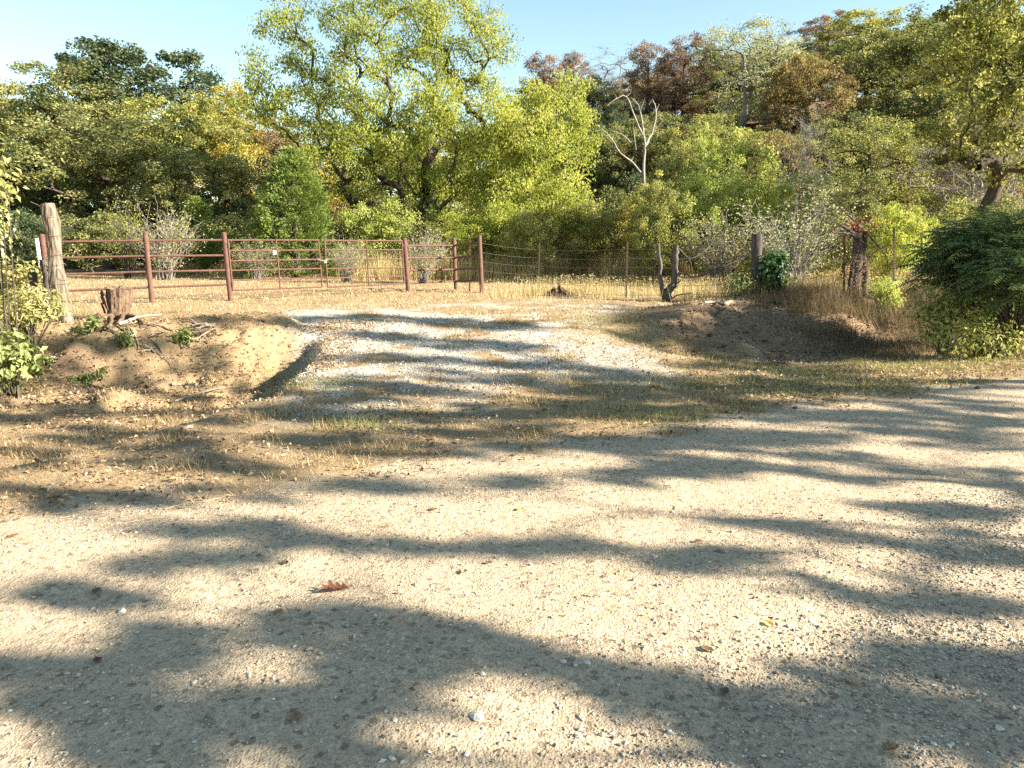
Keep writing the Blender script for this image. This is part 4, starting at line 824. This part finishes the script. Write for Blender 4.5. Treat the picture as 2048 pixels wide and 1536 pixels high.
tb = tdist(x, y); blades(mb, x, y, rng.uniform(.08, .36, n) * (.6 + .9 * smooth(3, 6, tb)) * (1 + .9 * smooth(6.5, 9, x)), rng.uniform(.004, .010, n), rng.uniform(.1, .85, n), np.clip(.45 + .3 * rng.normal(size=n) + .35 * (fbm(x * 2, y * 2, 83, 2) - .5), 0, 1), rng)
tag(mb.build('brown_weeds', m_brownweed), 'red-brown dead weeds covering the shaded right bank', 'weeds', kind='stuff')
mb = MB()      # leaf litter
def litter_d(x, y):
    t = tdist(x, y); a = smooth(2.6, 4.2, t) * (1 - smooth(6.8, 8.0, t)) * (x < -2.2) * (.35 + .8 * smooth(.4, .6, fbm(x * 1.1, y * 1.1, 91, 3))); b = smooth(.0, .5, t) * (1 - smooth(1.5, 3.5, t)) * (x > 2) * .55 + .5 * smooth(2.6, 4.0, t) * (1 - smooth(6.5, 7.5, t)) * (x > 2.5) * smooth(.42, .6, fbm(x * 1.5, y * 1.5, 99, 3))
    return np.maximum(np.maximum(a, b), .10 * (t > 0) * (t < 8))
x, y = scatter(rng, 95000, -9, 9.5, 4, 16, litter_d); n = len(x); p = np.stack([x, y, H(x, y) + rng.uniform(.004, .03, n)], -1)
leaf_quads(mb, p, rdirs(rng, n) * [1, 1, .35], rdirs(rng, n) * .5 + [0, 0, 1], rng.uniform(.025, .065, n), rng.uniform(.018, .04, n), np.clip(.46 + .34 * rng.normal(size=n), 0, 1), .25)
x, y = scatter(rng, 26000, -9, 9.5, 4, 12, lambda x, y: (tdist(x, y) > -.25) * (tdist(x, y) < 3.5) * smooth(.42, .62, fbm(x * 1.8, y * 1.8, 93, 3))); n = len(x); p = np.stack([x, y, H(x, y) + rng.uniform(.004, .03, n)], -1)
leaf_quads(mb, p, rdirs(rng, n) * [1, 1, .35], rdirs(rng, n) * .5 + [0, 0, 1], rng.uniform(.02, .06, n), rng.uniform(.006, .03, n), np.clip(.35 + .3 * rng.normal(size=n), 0, 1), .25)
x, y = scatter(rng, 2600, -6, 9, 2, 9, lambda x, y: (tdist(x, y) < .2) * (.10 + .9 * smooth(-1.3, 0, tdist(x, y)))); n = len(x); p = np.stack([x, y, H(x, y) + rng.uniform(.002, .008, n)], -1)
leaf_quads(mb, p, rdirs(rng, n) * [1, 1, .25], rdirs(rng, n) * .4 + [0, 0, 1], rng.uniform(.012, .05, n), rng.uniform(.004, .018, n), np.clip(.3 + .3 * rng.normal(size=n), 0, 1), .3)
tag(mb.build('leaf_litter', m_litter), 'dry brown leaf litter on the banks and verge', 'leaf litter', kind='stuff')

# gravel
def stones(mb, x, y, s, tint, rng, sub=0, zoff=.25):
    n = len(x); o8 = np.array([[1, 0, 0], [-1, 0, 0], [0, 1, 0], [0, -1, 0], [0, 0, 1], [0, 0, -1]], float); f8 = np.array([[0, 2, 4], [2, 1, 4], [1, 3, 4], [3, 0, 4], [2, 0, 5], [1, 2, 5], [3, 1, 5], [0, 3, 5]])
    c = np.stack([x, y, H(x, y) + s * zoff], -1); a = rng.random(n) * 6.283; ca, sa = np.cos(a), np.sin(a); v = o8[None] * rng.uniform(.6, 1.25, (n, 6, 1)) + rng.normal(0, .22, (n, 6, 3)); v = v * s[:, None, None] * np.array([1, .8, .6])
    vx = v[..., 0] * ca[:, None] - v[..., 1] * sa[:, None]; vy = v[..., 0] * sa[:, None] + v[..., 1] * ca[:, None]; v = np.stack([vx, vy, v[..., 2]], -1) + c[:, None]
    mb.add(v.reshape(-1, 3), (f8[None] + 6 * np.arange(n)[:, None, None]).reshape(-1, 3), np.repeat(tint, 6))
mb = MB()
def gravel_d(x, y):
    r, g, d = masks(x, y); s_ = sdist(x, y); t = tdist(x, y)
    rut = np.exp(-((t + 1.5) / .45) ** 2) + np.exp(-((t + 3.1) / .45) ** 2); band = (.25 + .9 * smooth(.45, .62, fbm(s_ * .35, t * 1.5, 95, 3))) * (1 - .75 * np.clip(rut, 0, 1)) + .5 * np.exp(-((t + 2.3) / .3) ** 2) + .9 * smooth(.8, 2.6, x * .8 - (y - 2.2)) * (y < 5)
    return np.clip(r * band * .75, 0, 1) * np.clip((4.0 / np.maximum(y, 2)) ** 1.3, 0.1, 1)
x, y = scatter(rng, 150000, -6, 8, 1.7, 10, gravel_d); n = len(x); s = np.clip(rng.lognormal(math.log(.0048), .45, n) * (1 + .25 * smooth(.2, 2.0, x * .8 - (y - 2.4)) * (y < 5)), .0022, .014)
stones(mb, x, y, s, np.clip(.46 + .22 * rng.normal(size=n), 0, 1), rng)
x, y = scatter(rng, 60000, -.6, 3.4, 1.7, 4.6, lambda x, y: smooth(.1, 1.5, x * .9 - (y - 2.5)) * (.35 + .65 * smooth(.35, .6, fbm(x * 2, y * 2, 97, 3)))); n = len(x); stones(mb, x, y, np.clip(rng.lognormal(math.log(.0056), .38, n), .003, .013), np.clip(.42 + .22 * rng.normal(size=n), 0, 1), rng)
x, y = scatter(rng, 60000, -4.2, 3, 6.5, 14, lambda x, y: masks(x, y)[1] * .8); n = len(x); stones(mb, x, y, np.clip(rng.lognormal(math.log(.009), .4, n), .004, .025), np.clip(.72 + .2 * rng.normal(size=n), 0, 1), rng)
tag(mb.build('gravel', m_gravel), 'loose small gravel over the road and drive', 'gravel', kind='stuff')
mb = MB(); x, y = scatter(rng, 60000, -9, 9, 6, 17, lambda x, y: masks(x, y)[2] * (y < 17) * .8); n = len(x); stones(mb, x, y, np.clip(rng.lognormal(math.log(.014), .55, n), .004, .06), np.clip(.4 + .25 * rng.normal(size=n), 0, 1), rng)
m_clod = leaf_mat('dirt_clods', S((.06, .042, .028), (.14, .098, .064), (.24, .175, .115), (.36, .28, .20)), 0, gloss=.1, rough=.95)
tag(mb.build('dirt_clods', m_clod), 'crumbled brown clods of earth on the bare banks', 'clods', kind='stuff')

# ------------------------------------------------------------------ single stones, fallen leaves, sticks
def ico_stone(name, c, r, seed, label, cat, group=None, flat=.55, mat=m_whitestone):
    rng = np.random.default_rng(seed); ph = (1 + 5 ** .5) / 2; V = unit(np.array([[-1, ph, 0], [1, ph, 0], [-1, -ph, 0], [1, -ph, 0], [0, -1, ph], [0, 1, ph], [0, -1, -ph], [0, 1, -ph], [ph, 0, -1], [ph, 0, 1], [-ph, 0, -1], [-ph, 0, 1]], float))
    F = [[0, 11, 5], [0, 5, 1], [0, 1, 7], [0, 7, 10], [0, 10, 11], [1, 5, 9], [5, 11, 4], [11, 10, 2], [10, 7, 6], [7, 1, 8], [3, 9, 4], [3, 4, 2], [3, 2, 6], [3, 6, 8], [3, 8, 9], [4, 9, 5], [2, 4, 11], [6, 2, 10], [8, 6, 7], [9, 8, 1]]
    V = V * rng.uniform(.72, 1.2, (12, 1)) * [1, .8, flat] * r; a = rng.random() * 6.28; V = V @ np.array([[math.cos(a), math.sin(a), 0], [-math.sin(a), math.cos(a), 0], [0, 0, 1]])
    return tag(MB().add(V + c + [0, 0, r * flat * .45], F).build(name, mat, origin=c), label, cat, group)
ico_stone('stone', G(955, 1436), .034, 1, 'largest flat white stone in the near road, centre bottom', 'stone', flat=.35)
ico_stone('stone', G(1127, 1329), .016, 2, 'left white stone of a row of three in the shadow band', 'stone'); ico_stone('stone', G(1150, 1333), .013, 3, 'middle white stone of a row of three in the shadow band', 'stone'); ico_stone('stone', G(1174, 1328), .017, 4, 'right white stone of a row of three in the shadow band', 'stone')
ico_stone('stone', G(1158, 1480), .015, 5, 'rounded grey stone right of the largest flat white stone', 'stone'); ico_stone('stone', G(965, 1351), .014, 6, 'white stone above the largest flat white stone', 'stone'); ico_stone('stone', G(1725, 1136), .022, 7, 'flat pale stone in the shadow band at right', 'stone', flat=.3); ico_stone('stone', G(1310, 1116), .020, 8, 'flat white stone in the middle shadow band', 'stone', flat=.3)
ico_stone('stone', G(245, 1225), .022, 9, 'tan and white stone left of the red-brown oak leaf', 'stone'); ico_stone('stone', G(1997, 1463), .018, 10, 'pale stone in the coarse gravel at bottom right', 'stone'); ico_stone('stone', G(1955, 778), .045, 11, 'dark stone on the road edge at far right', 'stone', mat=m_post_dark); ico_stone('stone', G(1590, 818), .04, 12, 'dark clod on the road edge below the green verge', 'stone', mat=m_post_dark)
for k in range(34):
    rr = np.random.default_rng(700 + k); c = G(rr.uniform(30, 2020), rr.uniform(960, 1520)); ico_stone('pebble', c, rr.uniform(.007, .014), 800 + k, 'loose pale pebble bigger than the gravel around it on the road', 'pebble', 'loose pale pebbles scattered over the road')
def curled_leaf(px, py, size, spec_mat, label, seed, lobed=False, ang=None):
    rng = np.random.default_rng(seed); c = G(px, py); a = rng.random() * 6.28 if ang is None else ang; n = 9; prof = ([.05, .55, .30, .75, .38, .95, .42, .5, .03] if lobed else [.05, .35, .62, .78, .8, .7, .5, .25, .03]); V = []
    curl = rng.uniform(.25, .5)
    for i, u in enumerate(np.linspace(-.5, .5, n)):
        w_ = prof[i] * .36
        for s_ in (-1, -.5, 0, .5, 1): V.append([u + (.10 * abs(s_) if lobed and i % 2 else 0), s_ * w_, (curl * 1.3 + (.45 if lobed else 0)) * abs(s_) * w_ + .28 * u * u + rng.normal(0, .012)])
    V = np.array(V) * size; V = V @ np.array([[math.cos(a), math.sin(a), 0], [-math.sin(a), math.cos(a), 0], [0, 0, 1]]); F = [[5 * i + j, 5 * i + 5 + j, 5 * i + 6 + j, 5 * i + 1 + j] for i in range(n - 1) for j in range(4)]
    o = thing('fallen_leaf', c, label, 'leaf'); mb = MB().add(V + c + [0, 0, .006], F, rng.random() * .5 + .3); bl = mb.build('blade', spec_mat, o, origin=c)
    d = np.array([math.cos(a), math.sin(a), 0]); tube(MB(), [c + d * size * .45 + [0, 0, .012 + .05 * size], c + d * size * .62 + [0, 0, .014], c + d * size * .78 + [0, 0, .006]], .0013, 5).build('stalk', m_stick, o, origin=c)
    return o
m_oak = leaf_mat('dry_oak_leaf', S((.06, .022, .015), (.09, .035, .024), (.13, .055, .035), (.17, .08, .05)), .12); m_dleaf = leaf_mat('dark_dry_leaf', S((.05, .035, .022), (.10, .07, .04), (.15, .11, .06), (.2, .15, .09)), .2)
curled_leaf(670, 1186, .125, m_oak, 'large red-brown lobed oak leaf on the sunlit road', 1, True, 3.3)
for k, (px, py, sz, m, lab) in enumerate(((572, 1130, .05, m_dleaf, 'small dark curled leaf above left of the oak leaf'), (194, 1186, .07, m_dleaf, 'dark curled leaf in the shadow at the left of the road'), (196, 1326, .055, m_oak, 'brown leaf lying below the left shadow band'), (556, 1228, .06, m_dleaf, 'thin curled dark leaf below left of the oak leaf'),
    (592, 1440, .07, m_litter, 'tan curled leaf in the near bottom shadow'), (1040, 1022, .06, SPEC['yellow'], 'yellowish leaf on the sunlit road above centre'), (866, 1021, .06, m_dleaf, 'dark leaf on the sunlit road left of the yellowish one'), (26, 1075, .07, m_oak, 'brown leaf at the far left road edge'),
    (1538, 1253, .05, SPEC['yellow'], 'small yellow leaf in the bright patch at right'), (1780, 1504, .07, m_dleaf, 'dark crumpled leaf in the coarse gravel at bottom right'), (928, 1148, .055, m_litter, 'pale curled leaf right of centre above the oak leaf'), (1414, 1304, .06, m_dleaf, 'dark crumpled leaf right of the row of white stones'),
    (1449, 1391, .06, m_dleaf, 'dark leaf standing in the lower right shadow'), (976, 1128, .045, m_dleaf, 'tiny dark leaf above the pale curled leaf'), (1396, 1087, .05, m_dleaf, 'dark leaf in the gravel above the middle shadow band'), (1703, 1368, .07, m_litter, 'long pale leaf fragment at the right bright patch edge'))):
    curled_leaf(px, py, sz, m, lab, 20 + k)
def stick(pix, r0, r1, label, mat=m_stick, lift=.02, name='fallen_stick', cat='stick'):
    P_ = np.array([G(x, y) + [0, 0, lift + (b[0] if b else 0)] for x, y, *b in pix]); p = spline(P_, 5 * len(P_)); rng = np.random.default_rng(int(pix[0][0])); p[1:-1] += rng.normal(0, r0 * .2, (len(p) - 2, 3))
    return tag(tube(MB(), p, np.linspace(r0, r1, len(p)), 7, jit=.06, rng=rng).build(name, mat, origin=P_[0], shade=True), label, cat)
stick([(238, 653), (280, 642, .03), (322, 631)], .026, .014, 'long pale stick leaning at the stump foot'); stick([(221, 683), (246, 680, .02), (268, 672)], .024, .014, 'pale crooked stick below the stump roots'); stick([(386, 659), (410, 655, .02), (431, 652)], .028, .016, 'thick pale stick on the rim of the left bank')
stick([(390, 664), (412, 660, .02), (430, 657)], .02, .012, 'second pale stick lying beside the thick one on the rim'); stick([(376, 676), (405, 672, .02), (432, 664)], .016, .007, 'dark twig under the rim of the left bank', m_bark); stick([(350, 808), (403, 789), (440, 781), (489, 778)], .012, .005, 'long thin curved stick at the foot of the left bank')
stick([(345, 773), (368, 772), (393, 774)], .022, .02, 'short log piece on the left bank slope'); stick([(364, 863), (385, 858)], .018, .015, 'short pale stick on the verge below the left bank'); stick([(268, 668), (276, 690), (278, 702)], .012, .006, 'root-like stick dangling below the stump'); stick([(1408, 607), (1430, 608, .01), (1455, 611)], .026, .022, 'pale stick lying on the right bank')
o = stick([(1449, 612), (1461, 610, .02), (1467, 609)], .05, .05, 'short sawn branch end with bright cut face on the right bank', m_cut, .03, 'cut_branch', 'branch'); stick([(1452, 616), (1440, 624), (1430, 634), (1424, 642)], .02, .008, 'dark root trailing down the right bank face', m_bark, .01); stick([(1486, 622), (1510, 614, .01), (1540, 616)], .014, .008, 'thin root along the rim of the right bank', m_bark)
stick([(600, 752), (618, 748), (640, 760)], .008, .004, 'thin straw stick beside the gravel edge of the drive')
for k, (px, py) in enumerate(((330, 1020), (120, 1040), (250, 1050), (410, 1005), (540, 1005), (660, 985))):
    stick([(px, py), (px + 40, py - 9), (px + 80, py - 14)], .003, .0015, 'dry grass stalk lying on the road edge at left', m_cut, .006, 'grass_stalk', 'stalk')['group'] = 'grass stalks on the road edge'
rng = np.random.default_rng(91); c0 = G(330, 668); rt = thing('root_tangle', c0, 'tangle of exposed dark roots and dead twigs on the bank below the stump', 'roots')
for k in range(22):
    px, py = rng.uniform(225, 430), rng.uniform(648, 712); g0 = G(px, py); a = rng.uniform(-.9, .9) + (math.pi if k % 2 else 0); ln = rng.uniform(.18, .5); pp = []
    for u in np.linspace(0, 1, 7):
        x = g0[0] + math.cos(a) * ln * u + .03 * math.sin(u * 6 + k); y = g0[1] + math.sin(a) * ln * u * .7; pp.append([x, y, float(H(x, y)) + .015 + .07 * math.sin(u * math.pi) * rng.uniform(.3, 1)])
    tube(MB(), pp, np.linspace(rng.uniform(.008, .018), .003, 7), 6, jit=.1, rng=rng).build('root', m_bark if k % 3 else m_stick, rt, origin=c0, shade=True)
# sod heap
c = G(1118, 592); rng = np.random.default_rng(4); hp = thing('sod_heap', c, 'small dark heap of torn sod and roots by the wire fence', 'heap'); n_, m_ = 18, 9; V = []; F = []
for i in range(m_):
    for j in range(n_):
        r = i / (m_ - 1); a = j * 6.283 / n_; k = 1 + .22 * rng.normal(); V.append(c + [.42 * r * math.cos(a) * k, .22 * r * math.sin(a) * k, .20 * (1 - r ** 1.6) * (1 + .25 * rng.normal()) - .03])
for i in range(m_ - 1):
    for j in range(n_): F.append([i * n_ + j, i * n_ + (j + 1) % n_, (i + 1) * n_ + (j + 1) % n_, (i + 1) * n_ + j])
m_sod = bark_mat('dark_sod', (.03, .02, .014), (.12, .08, .05), 30, 1.0, 1.0); MB().add(V, F).build('sod', m_sod, hp, origin=c)
tube(MB(), [c + [.05, -.05, .12], c + [.02, -.05, .24], c + [-.05, -.04, .33]], [.03, .025, .016], 7).build('root', m_bark, hp, origin=c, shade=True); fb = MB(); n = 260; p = c + rng.normal(0, 1, (n, 3)) * [.22, .11, .05] + [0, 0, .10]; leaf_quads(fb, p, rdirs(rng, n), rdirs(rng, n), .10, .008, rng.random(n)); fb.build('torn_grass', m_brownweed, hp, origin=c)

# ------------------------------------------------------------------ roadside trees just right of the frame: their boughs stand where the shade on road and drive comes from
SHADE = [   # dark streaks seen on the ground: photo polyline, half thickness in photo pixels
 ([(0, 985), (250, 992), (480, 985), (700, 972), (1000, 968), (1250, 948), (1500, 935)], 14), ([(0, 1012), (180, 1005), (330, 1000)], 14),
 ([(250, 1128), (430, 1108), (620, 1078), (760, 1086), (900, 1090)], 20), ([(860, 1090), (1050, 1092), (1250, 1108), (1450, 1120), (1650, 1160), (1800, 1185), (2048, 1195)], 36),
 ([(0, 1180), (130, 1186), (270, 1202)], 22), ([(560, 1250), (660, 1228), (770, 1222)], 20), ([(330, 1265), (450, 1255)], 20), ([(770, 1222), (850, 1262), (930, 1290), (1050, 1315), (1180, 1345), (1320, 1372), (1450, 1402)], 34),
 ([(1430, 1400), (1600, 1425), (1780, 1400), (1900, 1330), (2048, 1270)], 64), ([(1480, 1490), (1650, 1500), (1850, 1490), (2048, 1440)], 72), ([(880, 1330), (770, 1330), (720, 1390), (690, 1460), (660, 1536)], 42),
 ([(450, 1440), (560, 1430), (650, 1490)], 34), ([(0, 1330), (150, 1345), (300, 1320), (440, 1290)], 18), ([(60, 1420), (200, 1415), (330, 1430), (480, 1500)], 22), ([(150, 1525), (280, 1505), (430, 1530)], 14),
 ([(1380, 935), (1600, 940), (1850, 945), (2048, 960)], 17), ([(1300, 868), (1500, 872), (1750, 868), (2048, 880)], 18), ([(1250, 905), (1350, 888)], 12), ([(1500, 830), (1700, 835), (1900, 822), (2048, 825)], 12), ([(1750, 790), (1900, 795), (2048, 790)], 11), ([(1750, 1010), (1900, 1020), (2048, 1025)], 18), ([(1850, 1090), (1960, 1110), (2048, 1110)], 24), ([(1450, 1030), (1600, 1060), (1750, 1085)], 13), ([(300, 1060), (420, 1062), (540, 1050)], 8),
 ([(640, 905), (800, 905), (950, 900), (1150, 880), (1320, 862)], 11), ([(700, 862), (860, 858), (1000, 868), (1180, 858)], 13), ([(470, 835), (600, 830), (690, 850)], 10), ([(950, 800), (1150, 795), (1350, 800), (1550, 790)], 24), ([(1050, 745), (1250, 752), (1450, 748)], 16), ([(1500, 745), (1650, 770), (1850, 755)], 16), ([(1250, 830), (1400, 830), (1500, 812)], 14),
 ([(640, 800), (760, 790), (900, 780)], 13), ([(700, 760), (850, 742), (960, 745)], 10), ([(690, 715), (830, 712), (1000, 720)], 8), ([(720, 672), (900, 682), (1080, 688)], 9), ([(580, 645), (760, 640), (930, 648), (1090, 655)], 8), ([(620, 690), (610, 730)], 10),
 ([(330, 725), (400, 790), (500, 815), (640, 805)], 12), ([(0, 800), (120, 790), (240, 770), (330, 790)], 13), ([(120, 850), (300, 850), (430, 860)], 12), ([(420, 690), (480, 740), (530, 780)], 8),
 ([(1230, 625), (1330, 650), (1450, 680)], 20), ([(1400, 620), (1550, 640), (1700, 660)], 30), ([(1500, 690), (1650, 715), (1800, 700)], 20)]
SHADE += [([(1700, 1340), (1880, 1400), (2048, 1390)], 60), ([(0, 925), (200, 920), (420, 905), (600, 895)], 9), ([(1000, 720), (1150, 715), (1300, 730)], 8), ([(560, 870), (680, 885), (860, 880)], 8), ([(1100, 905), (1250, 900), (1400, 880)], 8), ([(1600, 800), (1750, 780), (1900, 765)], 9), ([(1400, 770), (1600, 745), (1800, 725)], 12), ([(60, 730), (180, 715), (300, 730)], 9), ([(300, 700), (400, 730), (480, 780)], 9), ([(60, 690), (150, 700)], 8), ([(200, 820), (330, 830), (460, 845)], 10), ([(0, 870), (120, 880), (260, 890)], 12), ([(480, 700), (540, 740), (590, 790)], 9), ([(860, 820), (1000, 835), (1150, 828)], 9), ([(1150, 770), (1300, 775), (1450, 770)], 12)]
rng = np.random.default_rng(55); tgt = []
for k in range(30):
    x0 = rng.uniform(-50, 1900); y0 = rng.uniform(660, 950); ln = rng.uniform(120, 380); SHADE.append(([(x0, y0), (x0 + ln * .5, y0 + rng.uniform(-12, 12)), (x0 + ln, y0 + rng.uniform(-18, 18))], rng.uniform(3, 7)))
for pl_, hw in SHADE:
    if pl_[0][1] > 1000: hw = max(5, hw - 14)
    for (x0, y0), (x1, y1) in zip(pl_[:-1], pl_[1:]):
        q4 = [flat_hit(x0, y0 - hw), flat_hit(x0, y0 + hw), flat_hit(x1, y1 + hw), flat_hit(x1, y1 - hw)]
        area = .5 * (np.linalg.norm(np.cross(q4[1] - q4[0], q4[3] - q4[0])) + np.linalg.norm(np.cross(q4[1] - q4[2], q4[3] - q4[2]))); m = max(2, int(area / .07))
        u = rng.random((m, 1)); w = rng.random((m, 1)); tgt.append((q4[0] * (1 - u) + q4[3] * u) * (1 - w) + (q4[1] * (1 - u) + q4[2] * u) * w)
tgt = np.concatenate(tgt); sv = np.array(sun_vec); sh = sv[:2] / np.linalg.norm(sv[:2]); pv = np.array([-sh[1], sh[0]])
row = [(9.0 + 3.6 * k, .5 * (9.0 + 3.6 * k) - 4.9 - .3 * (k % 2)) for k in range(7)]
tq = tgt[:, :2] @ sh; tpv = tgt[:, :2] @ pv; aq = np.array([np.dot(a, sh) for a in row]); ap = np.array([np.dot(a, pv) for a in row])
own = np.argmin(np.abs(tpv[:, None] - ap[None]) + rng.normal(0, .5, (len(tgt), len(row))), 1)
k_ = (aq[own] + rng.normal(0, .9, len(tgt)) - tq) / np.linalg.norm(sv[:2]); clump = tgt + sv * k_[:, None]
names = ['nearest the camera', 'second from the camera', 'third from the camera', 'fourth from the camera', 'fifth from the camera', 'sixth from the camera', 'farthest from the camera']
for k, (ax_, ay_) in enumerate(row):
    C = clump[own == k]
    if len(C) < 5: continue
    b = np.array([ax_, ay_, float(H(ax_, ay_))]); o = thing('roadside_tree', b, 'roadside tree just out of frame right, ' + names[k], 'tree', 'roadside trees right of the frame')
    Lc = C - b; zt = np.percentile(Lc[:, 2], 75); wood = MB(); lf = MB(); P, chains, load, ends = make_skeleton(rng, spline([(0, 0, -.4), (.1, .1, zt * .4), (.1, -.1, zt)], 12), Lc); rad = np.clip(.008 * load ** .45, .006, .2)
    for ch_ in chains: tube(wood, P[ch_], rad[ch_], 6 if rad[ch_].max() > .04 else 4, cap=False)
    for c in Lc:
        n = 46; p = c + rng.normal(0, .06 if k < 3 else .09, (n, 3)); leaf_quads(lf, p, rdirs(rng, n), rdirs(rng, n), rng.uniform(.08, .12, n), rng.uniform(.06, .09, n), rng.random(n))
    wood.build('trunk', m_bark, o, shade=True); lf.build('crown', SPEC['olive2'], o)
print('shade clumps', len(tgt))
